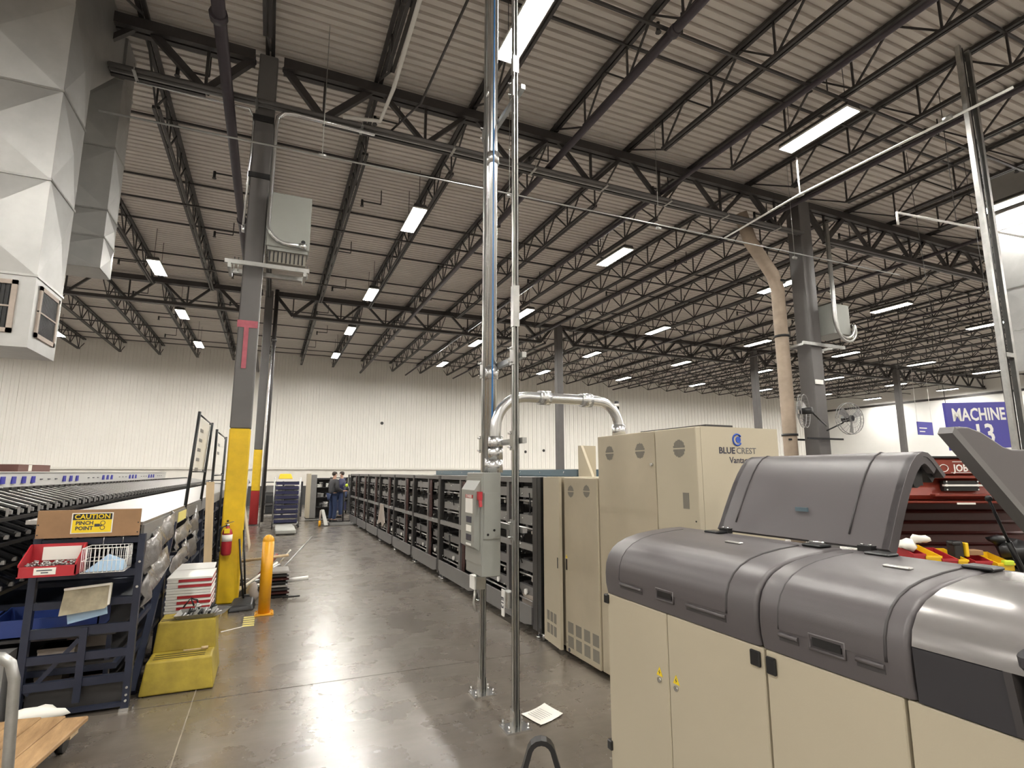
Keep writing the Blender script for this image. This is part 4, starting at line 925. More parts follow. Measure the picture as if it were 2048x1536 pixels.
# ================================================================ LEFT SIDE: LONG SORTING TABLE
SX = -0.86
so = thing('sorting_table', 'long dark sorting machine with silver top running down the left of the aisle', 'sorting machine', (-1.9, 5.1, 0))
MB().prism([(SX, 1.30), (SX, 1.325), (-1.58, 1.36), (-1.58, 1.33)], 'y', 5.13, 19.8).build('silver_top', m_silver, so)
MB().box(SX-0.01, SX+0.01, 5.13, 19.8, 1.17, 1.30).build('side_fascia', m_greyl, so)
MB().box(SX+0.01, SX+0.016, 6.9, 7.5, 1.18, 1.28).build('yellow_label', m_tape, so)
MB().prism([(-2.98, 1.50), (-3.02, 1.50), (-3.06, 1.66), (-3.0, 1.70), (-2.96, 1.70)], 'y', 5.1, 20.5).build('back_fascia', m_white, so)
MB().box(-3.12, -2.94, 5.1, 20.5, 1.70, 1.712).build('back_cap', m_white, so)
MB().box(-2.99, -2.93, 5.1, 20.5, 1.45, 1.505).build('grey_ledge', m_grey, so)
k = 0
for g in range(5):
    for j in range(4 if g == 0 else 3):
        y = (8.72 if g == 0 else 8.68) + g*2.28 + j*0.32
        MB().box(-2.97, -2.955, y-0.06, y+0.06, 1.56, 1.65).build('blue_label', m_label, so, 'blue square label')
    for j in range(3): MB().box(-2.97, -2.957, 9.95+g*2.28+j*0.3, 10.03+g*2.28+j*0.3, 1.60, 1.612).build('small_mark', m_ink, so)
def tray(top):
    mb = MB(); w = 0.055
    D = 0.75; B = -2.28; h = 0.085
    mb.add([(-1.70, -w, 0), (-1.70, w, 0), (B, D+w, h), (B, D-w, h), (-1.70, -w, -0.008), (-1.70, w, -0.008), (B, D+w, h-.008), (B, D-w, h-.008)], [(0,1,2,3),(7,6,5,4),(0,4,5,1),(1,5,6,2),(2,6,7,3),(3,7,4,0)])
    n1 = len(mb.f)
    mb.bar((-1.70, -w, 0.01), (B, D-w, h+.01), 0.02 if top else 0.006, 0.014); n2 = len(mb.f)
    mb.box(-1.705, -1.68, -0.012, 0.012, -0.028, 0.0)
    if top: mb.bar((-1.69, -w, 0.02), (-1.69, -w, -0.04), 0.012); n3 = len(mb.f)
    me = bpy.data.meshes.new('tray'); me.from_pydata([tuple(v) for v in mb.v], [], mb.f)
    for m in (m_black, m_silver, m_greyl): me.materials.append(m)
    for i, p in enumerate(me.polygons): p.material_index = 0 if i < n1 else ((1 if top else 0) if i < n2 else 2)
    return me
tms = (tray(True), tray(False))
for z in (1.43, 1.255, 1.08, 0.90):
    for k in range(74):
        o = bpy.data.objects.new('tray', tms[0 if z > 1.4 else 1]); COL.objects.link(o); o.parent = so; o.location = (1.9, 0.08 + 0.2*k, z)
for z in (1.35, 1.17, 1.0, 0.82): MB().box(-1.75, -1.72, 5.1, 19.9, z, z+0.025).build('tray_rail', m_black, so)
MB().box(-2.93, -2.88, 5.1, 20, 0.3, 1.45).build('back_panel', m_navy, so)
MB().box(-2.9, -0.95, 5.2, 19.8, 0.26, 0.30).build('bottom_shelf', m_navy, so)
for i in range(13):
    y = 6.45 + i*1.06
    MB().box(SX-0.05, SX+0.0, y, y+0.06, 0, 1.17).build('leg', m_navy, so); MB().box(-2.9, -2.85, y, y+0.06, 0, 1.45).build('leg', m_navy, so)
    MB().box(-2.85, SX-0.05, y, y+0.04, 0.50, 0.55).build('cross_bar', m_navy, so)
for z in (0.30, 0.52, 0.72, 0.98): MB().box(SX-0.04, SX-0.01, 5.2, 19.8, z, z+0.035).build('side_rail', m_navy, so)
MB().bar((SX-0.0, 6.75, 1.18), (SX-0.0, 5.36, 0.02), 0.05).build('inclined_leg', m_navy, so)
for k in range(70): MB().box(-2.42, -2.30, 6.0+k*0.2, 6.13+k*0.2, 1.47, 1.555).build('divider_block', m_black, so)
MB().box(-2.93, -2.28, 5.1, 20, 1.30, 1.46).build('inner_deck', m_black, so)
# crumpled grey film bags hanging in the side openings
def bagmesh(y0, y1, z0, z1, seed):
    rnd = random.Random(seed); nx, nz = 9, 6; vs = []; fs = []
    for i in range(nx):
        for j in range(nz):
            u, v = i/(nx-1), j/(nz-1); y = y0 + (y1-y0)*u + rnd.uniform(-0.02, 0.02); z = z0 + 0.20*(u) + (z1-z0)*v*(1-0.15*u) - 0.05*math.sin(PI*v)
            x = SX + 0.02 + 0.05*math.sin(PI*u)*math.sin(PI*v) + rnd.uniform(-0.025, 0.025) + 0.02*math.sin(9*u+seed)
            vs.append((x, y, z))
    for i in range(nx-1):
        for j in range(nz-1): a = i*nz+j; fs.append((a, a+nz, a+nz+1, a+1))
    return MB().add(vs, fs, True)
bags = [(5.22,6.40,0.92,1.17,'upper one just behind the CAUTION board'),(5.22,6.25,0.66,0.88,'lower one just behind the CAUTION board'),(6.70,7.75,0.90,1.05,'upper one in the middle table bay'),(6.68,7.75,0.62,0.80,'lower one in the middle table bay'),(8.05,8.60,0.92,1.1,'behind the pale plank, upper'),(8.05,8.6,0.62,0.85,'behind the pale plank, lower')]
for i, (a, b, c, d, l) in enumerate(bags):
    o = solo(bagmesh(a, b, c, d, i), 'film_bag', m_bag, 'crumpled grey bag, ' + l, 'bag', 'crumpled grey bags')
    o.modifiers.new('s', 'SOLIDIFY').thickness = 0.01
bb = thing('cardboard_box', 'brown cardboard box lying on the sorting table back at the left', 'box', (-3.2, 10.1, 1.712))
MB().box(-3.42, -3.10, 9.55, 10.75, 1.712, 1.81).build('box_body', m_redtd if False else mat('dull_brown_box', (0.13, 0.055, 0.045), 0.6), bb); MB().box(-3.10, -3.098, 9.9, 10.02, 1.72, 1.805).build('white_label', m_paper, bb)
sf0 = thing('sign_frame', 'dark sign frame cut by the left edge of the picture', 'sign frame', (-3.3, 8.8, 1.712))
MB().cyl((-3.25, 8.92, 1.712), (-3.25, 8.98, 2.15), 0.015, 6).cyl((-3.25, 8.98, 2.15), (-3.25, 8.2, 2.15), 0.015, 6).build('frame_tube', m_blackm, sf0)
MB().box(-3.256, -3.25, 8.3, 8.93, 1.8, 2.13).build('sheet', m_paper, sf0)
# tall black sign frames standing along the table
def sign_frame(xt, xb, ya, yb, z0, z1, zb, lb, n):
    t = thing('sign_frame', lb, 'sign frame', (xb, ya, z0))
    f = lambda z: xb + (xt-xb)*(z-z0)/(z1-z0)
    for y in (ya, yb): MB().cyl((xb, y, z0), (xt, y, z1), 0.018, 8).build('upright', m_blackm, t)
    MB().cyl((f(z1-0.03), ya, z1-0.03), (f(z1-0.03), yb, z1-0.03), 0.010, 6).build('top_bar', m_blackm, t)
    MB().cyl((f(zb), ya, zb), (f(zb), yb, zb), 0.010, 6).build('lower_bar', m_blackm, t)
    MB().add([(f(zb+0.03)-0.004, ya+0.08, zb+0.03), (f(zb+0.03)-0.004, yb-0.35, zb+0.03), (f(z1-0.06)-0.004, yb-0.35, z1-0.06), (f(z1-0.06)-0.004, ya+0.08, z1-0.06), (f(zb+0.03)+0.004, ya+0.08, zb+0.03), (f(zb+0.03)+0.004, yb-0.35, zb+0.03), (f(z1-0.06)+0.004, yb-0.35, z1-0.06), (f(z1-0.06)+0.004, ya+0.08, z1-0.06)],
             [(0,1,2,3),(7,6,5,4),(0,4,5,1),(1,5,6,2),(2,6,7,3),(3,7,4,0)]).build('white_sheet', m_paper, t)
    for k in range(n):
        z = z1-0.2-k*0.12; MB().box(f(z)+0.004, f(z)+0.007, ya+0.3, ya+0.62, z-0.02, z+0.02).build('print', m_greyl, t)
    MB().cyl((f(z1-0.03), yb-0.33, z1-0.03), (f(zb), yb-0.33, zb), 0.008, 6).build('inner_bar', m_blackm, t)
    return t
s1 = sign_frame(-0.80, -0.875, 7.5, 9.15, 1.05, 2.42, 1.71, 'tall black sign frame with white sheet, left of the yellow column', 5)
MB().box(-0.93, -0.83, 7.42, 7.56, 1.06, 1.18).build('clamp_block', m_black, s1)
sign_frame(-0.70, -0.72, 8.75, 10.6, 0.0, 2.30, 1.66, 'second black sign frame, partly hidden by the yellow column', 2)

# ---------------------------------------------------------------- end rack
rk = thing('navy_rack', 'navy steel rack frame at the near end of the sorting table', 'rack', (-1.16, 5.1, 0))
for x in (-1.50, -0.87): MB().box(x, x+0.045, 5.06, 5.11, 0.02, 1.24).build('post', m_navy, rk)
MB().box(-0.80, -0.79, 5.06, 5.10, 0.0, 0.02).box(-0.88, -0.82, 5.05, 5.12, 0, 0.02).build('foot', m_zinc, rk)
for z, h in ((0.03, 0.03), (0.20, 0.055), (0.375, 0.055), (0.545, 0.065), (0.74, 0.05), (0.94, 0.05), (1.18, 0.04)):
    MB().box(-1.455, -0.87, 5.07, 5.10, z, z+h).build('cross_beam', m_navy, rk)
MB().box(-1.165, -1.12, 5.055, 5.07, 0.10, 0.60).build('middle_post', m_navy, rk)
MB().bar((-1.44, 5.09, 0.18), (-1.17, 5.09, 0.52), 0.03, 0.01, (0,1,0)).build('brace', m_navy, rk)
for z in (0.07, 0.11, 0.16, 0.86, 1.04): MB().cyl((-0.845, 5.05, z), (-0.845, 5.06, z), 0.009, 8).build('bolt', m_zinc, rk)
MB().cyl((-1.48, 5.05, 0.10), (-1.48, 5.06, 0.10), 0.009, 8).build('bolt', m_zinc, rk)
MB().box(-1.45, -0.87, 5.12, 5.16, 0.02, 0.24).build('kick_plate', m_greyd, rk)
bd = thing('caution_board', 'brown board with yellow CAUTION PINCH POINT sign above the red bin', 'board', (-1.17, 5.05, 1.24))
MB().box(-1.485, -0.865, 5.03, 5.055, 1.235, 1.43).build('board', m_card, bd)
MB().box(-1.285, -1.035, 5.026, 5.03, 1.262, 1.408).build('sign_border', m_paper, bd)
MB().box(-1.278, -1.042, 5.0245, 5.026, 1.268, 1.358).build('yellow_field', m_wtag, bd)
MB().box(-1.278, -1.042, 5.0245, 5.026, 1.359, 1.402).build('black_field', m_black, bd)
text('CAUTION', 0.047, face_my(-1.16, 5.0238, 1.380), m_wtag, bd, bold=0.0008, th=0.0004, xs=1.02)
text('PINCH', 0.036, face_my(-1.205, 5.0238, 1.335), m_ink, bd, bold=0.0012, th=0.0004)
text('POINT', 0.036, face_my(-1.205, 5.0238, 1.298), m_ink, bd, bold=0.0012, th=0.0004)
mb = MB()
for zc in (1.300, 1.334): mb.tube([(-1.095 + 0.014*math.cos(a*PI/8), 5.0235, zc + 0.014*math.sin(a*PI/8)) for a in range(17)], 0.002, 4)
mb.build('roller_pictogram', m_ink, bd); MB().box(-1.145, -1.112, 5.0232, 5.0245, 1.308, 1.328).box(-1.114, -1.10, 5.0232, 5.0245, 1.312, 1.320).build('hand_pictogram', m_ink, bd)
for x in (-1.475, -0.875):
    for z in (1.26, 1.33): MB().disc((x, 5.029, z), 0.005, 6).build('screw', m_black, bd)
# red bin
rb = thing('red_bin', 'red hanging bin full of small metal parts under the CAUTION board', 'bin', (-1.33, 4.9, 1.0))
a0, a1, b0, b1 = -1.49, -1.17, 4.80, 5.02
MB().box(a0, a1, b0, b1, 1.005, 1.012).box(a0, a1, b1-0.008, b1, 1.012, 1.20).prism([(b0, 1.012), (b1, 1.012), (b1, 1.20), (b1-0.03, 1.20), (b0, 1.09)], 'x', a0, a0+0.008).prism([(b0, 1.012), (b1, 1.012), (b1, 1.20), (b1-0.03, 1.20), (b0, 1.09)], 'x', a1-0.008, a1).box(a0, a1, b0, b0+0.008, 1.012, 1.075).build('bin_body', m_red, rb)
MB().box(-1.40, -1.28, b0-0.003, b0, 1.02, 1.065).build('label', m_paper, rb)
text('Fasteners', 0.022, face_my(-1.34, b0-0.0035, 1.042), m_ink, rb, bold=0.0004, th=0.0003) if False else MB().box(-1.385, -1.30, b0-0.004, b0-0.003, 1.045, 1.052).box(-1.36, -1.32, b0-0.004, b0-0.003, 1.03, 1.037).build('print', m_ink, rb)
MB().box(-1.42, -1.20, 5.0, 5.01, 1.09, 1.18).build('inner_card', m_paper, rb)
mb = MB(); rnd = random.Random(4)
for q in range(160):
    c = (rnd.uniform(a0+0.03, a1-0.03), rnd.uniform(b0+0.03, b1-0.04), 1.03 + rnd.random()*0.06); d = Vector((rnd.uniform(-1,1), rnd.uniform(-1,1), rnd.uniform(-.5,.5))).normalized()*0.014
    mb.cyl(Vector(c)-d, Vector(c)+d, 0.006, 5)
mb.v = [Vector((v.x, v.y, max(v.z, 1.013))) for v in mb.v]
pz = solo(mb, 'metal_parts', m_silver, 'heap of small shiny metal parts in the red bin', 'parts', None, 'stuff')
# wire basket with a pale blue cloth
wb = thing('wire_basket', 'small white wire basket beside the red bin', 'basket', (-1.02, 4.9, 1.0)); mb = MB()
c0, c1, e0, e1 = -1.15, -0.895, 4.82, 5.03
for z in (1.01, 1.09, 1.175): mb.tube([(c0,e0,z),(c1,e0,z),(c1,e1,z),(c0,e1,z),(c0,e0,z)], 0.0035 if z > 1.1 else 0.002, 5)
for k in range(11):
    x = c0 + (c1-c0)*k/10; mb.tube([(x,e0,1.175),(x,e0,1.01),(x,e1,1.01),(x,e1,1.175)], 0.002, 4)
for k in range(6):
    y = e0 + (e1-e0)*k/5; mb.tube([(c0,y,1.175),(c0,y,1.01),(c1,y,1.01),(c1,y,1.175)], 0.002, 4)
mb.build('wire_mesh', m_white, wb)
MB().tube([(-1.08, 5.03, 1.175), (-1.08, 5.045, 1.25)], 0.003, 4).tube([(-0.96, 5.03, 1.175), (-0.96, 5.045, 1.25)], 0.003, 4).build('hook', m_zinc, wb)
solo(MB().add([(-1.13,4.85,1.014),(-0.91,4.85,1.014),(-0.91,5.0,1.014),(-1.13,5.0,1.014),(-1.12,4.86,1.03),(-1.01,4.90,1.125),(-0.92,4.94,1.075),(-1.08,5.0,1.06)], [(0,3,2,1),(0,1,5,4),(1,2,6,5),(2,3,7,6),(3,0,4,7),(4,5,6,7)]), 'blue_cloth', m_lblue, 'folded pale blue cloth in the wire basket', 'cloth')
# hanging stained tray
ht = thing('hanging_tray', 'stained cream plastic tray hung on the navy rack over a pale blue sheet', 'tray', (-1.14, 4.98, 0.7))
MB().prism([(-1.285, 0.705), (-1.02, 0.735), (-0.995, 0.76), (-0.99, 0.905), (-1.265, 0.885)], 'y', 4.99, 5.02).build('tray_face', mat('stained_cream_plastic', (0.52, 0.47, 0.34), 0.55, 0, 0.45, 9), ht)
MB().bar((-1.265, 4.98, 0.885), (-0.99, 4.98, 0.905), 0.02, 0.014).bar((-0.995, 4.985, 0.90), (-0.998, 4.985, 0.76), 0.012).build('rolled_rim', m_paper, ht)
solo(MB().prism([(-1.235, 0.64), (-1.005, 0.69), (-1.015, 0.75), (-1.25, 0.73)], 'y', 5.025, 5.035), 'blue_sheet', m_lblue, 'pale blue plastic sheet behind the stained tray', 'sheet')
# things seen through and beside the rack
def open_bin(x0, x1, y0, y1, z0, z1, m, label, name='blue_bin'):
    th = 0.01; return solo(MB().box(x0,x1,y0,y1,z0,z0+th).box(x0,x1,y0,y0+th,z0,z1-0.03).box(x0,x1,y1-th,y1,z0,z1).prism([(y0,z0),(y1,z0),(y1,z1),(y0,z1-0.04)],'x',x0,x0+th).prism([(y0,z0),(y1,z0),(y1,z1),(y0,z1-0.04)],'x',x1-th,x1), name, m, label, 'bin')
for z, hh in ((0.535, 0.02), (0.26, 0.02)): 
    pass
sh = thing('low_shelf', 'dark low shelf unit behind the navy rack', 'shelf', (-1.5, 5.7, 0))
for z in (0.10, 0.30, 0.50): MB().box(-2.3, -0.98, 5.22, 6.3, z, z+0.02).build('shelf_board', m_greyd, sh)
for x in (-2.28, -1.02):
    for y in (5.24, 6.26): MB().box(x-0.015, x+0.015, y-0.015, y+0.015, 0, 0.52).build('post', m_navy, sh)
open_bin(-2.25, -1.78, 5.25, 5.6, 0.522, 0.66, m_navyb, 'blue plastic bin on the low shelf at the left edge')
open_bin(-1.74, -1.10, 5.25, 5.6, 0.522, 0.68, m_navyb, 'blue plastic bin on the low shelf behind the navy rack')
for i, (x, y, w, h, z) in enumerate(((-1.35, 5.4, 0.22, 0.1, 0.322), (-1.25, 5.75, 0.26, 0.12, 0.322), (-1.38, 5.4, 0.16, 0.11, 0.122), (-1.15, 5.42, 0.2, 0.08, 0.122))):
    solo(MB().box(x-w/2, x+w/2, y-0.1, y+0.1, z, z+h).box(x-w/2-0.003, x+w/2+0.003, y-0.103, y+0.103, z+h-0.02, z+h), 'file_box', m_bagp, 'beige box on the low shelf, %s of four from the top' % nth(i), 'box', 'beige boxes on the low shelf')
solo(MB().box(-2.2, -1.55, 5.0, 5.2, 0.46, 0.475).box(-2.2, -2.17, 5.0, 5.2, 0, 0.46).box(-1.58, -1.55, 5.0, 5.2, 0, 0.46), 'side_table', m_greyl, 'small pale grey board on legs left of the navy rack', 'table')

# ---------------------------------------------------------------- yellow step stool, tool tray, tote stack
ss = thing('step_stool', 'dirty yellow two-step plastic stool in front of the tote stack', 'step stool', (-0.56, 5.55, 0))
def stoolbox(y0, y1, z0, z1, xa, xb, f):   # flared box: wider and deeper at the bottom
    return [(xa-f,y0-f*0.5,z0),(xb+f,y0-f*0.5,z0),(xb+f,y1,z0),(xa-f,y1,z0),(xa,y0,z1),(xb,y0,z1),(xb,y1,z1),(xa,y1,z1)]
FB = [(0,3,2,1),(4,5,6,7),(0,1,5,4),(1,2,6,5),(2,3,7,6),(3,0,4,7)]
MB().add(stoolbox(5.29, 5.56, 0.005, 0.245, -0.775, -0.325, 0.03), FB).build('lower_step', m_stool, ss, bevel=0.012)
MB().add(stoolbox(5.555, 5.86, 0.24, 0.475, -0.755, -0.335, 0.02), FB).add(stoolbox(5.555, 5.90, 0.005, 0.24, -0.775, -0.325, 0.03), FB).build('upper_step', m_stool, ss, bevel=0.012)
for i, y in enumerate((5.35, 5.40, 5.46, 5.60, 5.65)):
    z = 0.246 if y < 5.5 else 0.476; MB().box(-0.74, -0.38, y, y+0.012, z-0.002, z+0.001).build('grip_strip', m_black, ss)
tt = thing('tool_tray', 'grey metal dish with oily tools on the yellow step stool', 'tray', (-0.45, 5.68, 0.477))
MB().add([(-0.62,5.58,0.478),(-0.36,5.58,0.478),(-0.28,5.70,0.478),(-0.36,5.80,0.478),(-0.60,5.78,0.478),(-0.65,5.55,0.515),(-0.33,5.55,0.515),(-0.22,5.70,0.53),(-0.34,5.84,0.515),(-0.63,5.82,0.515)], [(4,3,2,1,0),(0,1,6,5),(1,2,7,6),(2,3,8,7),(3,4,9,8),(4,0,5,9),(5,6,1,0),(6,7,2,1),(7,8,3,2),(8,9,4,3),(9,5,0,4)]).build('dish', m_galv, tt)
for i in range(7):
    x = -0.60 + 0.04*i; y = 5.62 + 0.03*(i % 4); h = 0.52 + 0.03*(i % 3)
    solo(MB().cyl((x, y, 0.482), (x+0.03, y+0.02, h), 0.012, 6).cyl((x+0.02, y, h-0.03), (x+0.06, y+0.01, h-0.02), 0.009, 6), 'hand_tool', m_blackm if i % 2 else m_silver, ('black' if i % 2 else 'shiny') + ' oily tool in the dish on the step stool, %s from the left' % nth(i), 'tool', 'oily tools in the dish')
solo(MB().tube([(-0.60, 5.70, 0.55), (-0.55, 5.72, 0.62), (-0.52, 5.72, 0.555)], 0.008, 5).tube([(-0.55, 5.72, 0.62), (-0.50, 5.73, 0.60), (-0.48, 5.74, 0.52)], 0.008, 5), 'pliers', m_black, 'black-handled pliers standing open in the dish', 'tool')
solo(MB().box(-0.55, -0.40, 5.5, 5.515, 0.248, 0.256).cyl((-0.42, 5.507, 0.258), (-0.37, 5.507, 0.258), 0.012, 8), 'screwdriver', m_wood, 'small screwdriver with pale handle on the lower step', 'tool')
for i in range(15):
    z0 = 0.0 + i*0.049; red = i != 12
    t = thing('mail_tote', 'red and white mail tote, %s from the top of the stack by the yellow column' % nth(14-i), 'tote', (-0.61, 6.35, z0), 'stacked mail totes')
    mb = MB(); f = 0.012; xa, xb, ya, yb = -0.79, -0.43, 6.12, 6.60; z1 = z0+0.048
    mb.box(xa+f, xb-f, ya+f, yb-f, z0, z0+0.006).box(xa, xb, ya, ya+f, z0+0.004, z1).box(xa, xb, yb-f, yb, z0+0.004, z1).box(xa, xa+f, ya+f, yb-f, z0+0.004, z1).box(xb-f, xb, ya+f, yb-f, z0+0.004, z1)
    mb.build('tote_body', m_white, t)
    MB().box(xa-0.004, xb+0.006, ya-0.006, yb+0.004, z1-0.016, z1-0.001).build('rim', m_white, t)
    if red:
        MB().box(xa+0.09, xb+0.004, ya-0.003, ya, z0+0.006, z1-0.017).build('red_band', m_red, t); MB().box(xb, xb+0.003, ya, yb, z0+0.006, z1-0.017).build('red_band', m_red, t)
solo(MB().add([(-0.79,6.58,0.736),(-0.44,6.58,0.736),(-0.43,6.61,0.79),(-0.74,6.61,0.79)]+[(-0.79,6.59,0.736),(-0.44,6.59,0.736),(-0.43,6.62,0.79),(-0.74,6.62,0.79)], [(0,1,2,3),(7,6,5,4),(0,4,5,1),(1,5,6,2),(2,6,7,3),(3,7,4,0)]), 'white_flap', m_white, 'white flap standing up on the tote stack', 'flap')
solo(MB().bar((-0.50, 6.86, 0.0), (-0.565, 6.80, 1.60), 0.075, 0.035, (0,1,0)), 'wood_plank', m_wood, 'pale wooden plank standing upright beside the yellow column', 'plank')

# ---------------------------------------------------------------- by the yellow column
fe = thing('fire_extinguisher', 'red fire extinguisher hung on the yellow column', 'fire extinguisher', (-0.44, 8.23, 0.64))
prof = [(0.0, 0.64), (0.05, 0.645), (0.062, 0.67), (0.062, 0.92), (0.05, 0.96), (0.025, 0.985), (0.022, 1.01)]
mb = MB(); n = 16; vs = []; fs = []
for r, z in prof[1:]: vs += [(-0.44 + r*math.cos(2*PI*k/n), 8.235 + r*math.sin(2*PI*k/n), z) for k in range(n)]
for i in range(len(prof)-2):
    for k in range(n): fs.append((i*n+k, i*n+(k+1)%n, (i+1)*n+(k+1)%n, (i+1)*n+k))
mb.add(vs, fs, True); mb.f.append(list(range(n))[::-1]); mb.f.append([(len(prof)-2)*n+k for k in range(n)]); mb.build('cylinder', m_red, fe)
MB().cyl((-0.44, 8.235, 0.82), (-0.44, 8.235, 0.905), 0.0635, 16).build('white_label', m_paper, fe); MB().box(-0.475, -0.41, 8.163, 8.170, 0.925, 0.985).build('yellow_tag', m_wtag, fe)
MB().cyl((-0.44, 8.235, 1.0), (-0.44, 8.235, 1.04), 0.02, 8).bar((-0.47, 8.22, 1.045), (-0.37, 8.19, 1.07), 0.02, 0.008).build('valve_handle', m_zinc, fe); MB().ball((-0.445, 8.235, 1.075), 0.016).build('valve_knob', m_black, fe)
MB().tube([(-0.455, 8.22, 1.02), (-0.50, 8.20, 1.0), (-0.525, 8.19, 0.93), (-0.52, 8.2, 0.85), (-0.515, 8.2, 0.75)], 0.009, 6).cyl((-0.515, 8.2, 0.76), (-0.515, 8.2, 0.70), 0.013, 8).build('hose', m_black, fe)
bl = thing('bollard', 'orange-yellow round bollard beside the aisle', 'bollard', (0.055, 7.67, 0))
MB().cyl((0.055, 7.67, 0.015), (0.055, 7.67, 0.86), 0.068, 20).build('post', m_orange, bl); MB().ball((0.055, 7.67, 0.86), 0.068, 20, (1,1,1.15)).build('domed_cap', m_orange, bl)
MB().bbox(-0.05, 0.165, 7.565, 7.775, 0, 0.016, 0.004).build('base_plate', m_orange, bl)
for sx_ in (-1, 1):
    for sy in (-1, 1): MB().cyl((0.057+sx_*0.085, 7.67+sy*0.085, 0.016), (0.057+sx_*0.085, 7.67+sy*0.085, 0.03), 0.010, 6).build('bolt', m_orange, bl)
dp = thing('dustpan', 'black lobby dustpan with long handle at the foot of the yellow column', 'dustpan', (-0.2, 8.05, 0))
MB().add([(-0.36,7.88,0),(-0.06,7.92,0),(-0.04,8.14,0),(-0.32,8.14,0),(-0.34,7.92,0.07),(-0.08,7.96,0.07),(-0.07,8.14,0.13),(-0.30,8.14,0.13)], FB).build('pan', m_black, dp, bevel=0.02)
MB().tube([(-0.19, 8.10, 0.12), (-0.25, 8.14, 0.5), (-0.29, 8.16, 0.85)], 0.012, 8).build('handle', m_black, dp)
br = thing('broom', 'black broom handle leaning against the yellow column', 'broom', (-0.2, 8.2, 0))
MB().cyl((-0.17, 8.24, 0.05), (-0.25, 8.26, 0.95), 0.012, 8).build('handle', m_blackm, br); MB().add([(-0.24,8.18,0),(-0.09,8.18,0),(-0.09,8.27,0),(-0.24,8.27,0),(-0.20,8.2,0.14),(-0.13,8.2,0.14),(-0.13,8.26,0.14),(-0.20,8.26,0.14)], FB).build('bristles', m_greyd, br)
# scrap heap behind the bollard
rnd = random.Random(12)
hp = [((-0.35, 9.2, 0.42), (0.35, 9.0, 0.50), 0.02, m_wood, 'thin wooden batten on top of the scrap heap'), ((0.15, 8.9, 0.20), (0.75, 10.2, 0.62), 0.011, m_galv, 'long grey rod sticking up out of the scrap heap'),
      ((-0.30, 8.5, 0.12), (0.20, 8.9, 0.42), 0.018, m_paper, 'white tube lying slanted on the scrap heap'), ((-0.3, 8.62, 0.16), (0.1, 8.62, 0.19), 0.014, m_paper, 'white strip lying low on the scrap heap'),
      ((0.30, 8.75, 0.18), (0.62, 8.72, 0.21), 0.03, m_white, 'white pipe end poking toward the aisle'), ((0.28, 8.4, 0.03), (0.5, 8.42, 0.03), 0.012, m_greyd, 'short dark rod on the floor by the scrap heap'),
      ((-0.3, 9.0, 0.1), (0.25, 9.1, 0.36), 0.022, m_silver, 'shiny bar in the middle of the scrap heap'), ((0.2, 9.3, 0.3), (0.38, 9.2, 0.55), 0.012, m_paper, 'short white stick at the right of the scrap heap'), ((-0.2, 9.0, 0.02), (0.2, 9.5, 0.45), 0.03, m_redt, 'rusty bar half buried in the scrap heap')]
for a, b, r, m, l in hp: solo(MB().cyl(a, b, r, 8), 'scrap_rod', m, l, 'scrap', 'loose rods of the scrap heap')
for i in range(8):
    z = 0.0 + i*0.045; dx = rnd.uniform(-0.02, 0.02)
    solo(MB().bbox(0.06+dx, 0.34+dx, 8.55, 8.95, z, z+0.038, 0.008).box(0.12+dx, 0.36+dx, 8.53, 8.55, z+0.008, z+0.03), 'scrap_plate', [m_blackm, m_redtd, m_greyd, m_silver][i % 4], 'flat dark machine part, %s from the bottom of the stack behind the bollard' % nth(i), 'scrap', 'stacked machine parts')
for i in range(9):
    c = Vector((rnd.uniform(-0.28, 0.02), rnd.uniform(8.75, 9.3), 0)); s_ = rnd.uniform(0.05, 0.11); M_ = T(c.x, c.y, 0) @ rotz(rnd.uniform(0, 3))
    solo(MB(M_).box(-s_, s_, -s_*0.5, s_*0.5, 0.0, s_).box(-s_*0.4, s_*1.3, -s_*0.3, s_*0.2, s_, s_*1.5).cyl((0, -s_*0.6, s_*1.8), (0, s_*0.8, s_*1.7), s_*0.35, 8), 'scrap_part', [m_galv, m_greyd, m_paper, m_silver, m_blackm][i % 5], ['galvanised','dark grey','white','shiny silver','black'][i % 5] + (' machine part low in the heap right of the yellow column' if i < 5 else ' machine part, smaller of its colour, right of the yellow column'), 'scrap', 'assorted scrap parts')
blob((-0.1, 8.45, 0.12), 0.11, m_bagp, 'cloth_bag', 'dirty beige cloth lump left of the bollard', 'bag', 21)
for n_, (pts, l) in enumerate((([( -0.36,10.6,0),( -0.42,13.2,0),( -0.60,13.2,1.42),( -0.60,12.2,1.42)], 'pale plywood board leaning right of the yellow column'), ([( -0.30,13.9,0),( -0.30,14.9,0),( -0.55,14.9,1.35),( -0.55,13.9,1.35)], 'second pale board leaning near the red column foot'))):
    q = [Vector(p) for p in pts]; off = Vector((0.018, 0, 0.003)); solo(MB().add([*q, *[p+off for p in q]], [(0,3,2,1),(4,5,6,7),(0,1,5,4),(1,2,6,5),(2,3,7,6),(3,0,4,7)]), 'plywood_board', m_ply, l, 'board')
# floor tape
tp = thing('floor_tape', 'yellow and white striped floor tape left of the bollard', 'tape', (-0.1, 7.3, 0))
for k in range(5): MB().box(-0.16, -0.04, 7.15+k*0.10, 7.15+k*0.10+0.06, 0.0003, 0.002).build('stripe', m_tape, tp)
solo(MB().bar((-0.36, 7.02, 0.0012), (-0.12, 7.18, 0.0012), 0.02, 0.0015), 'tape_strip', m_paper, 'thin pale tape line on the floor by the yellow column', 'tape')

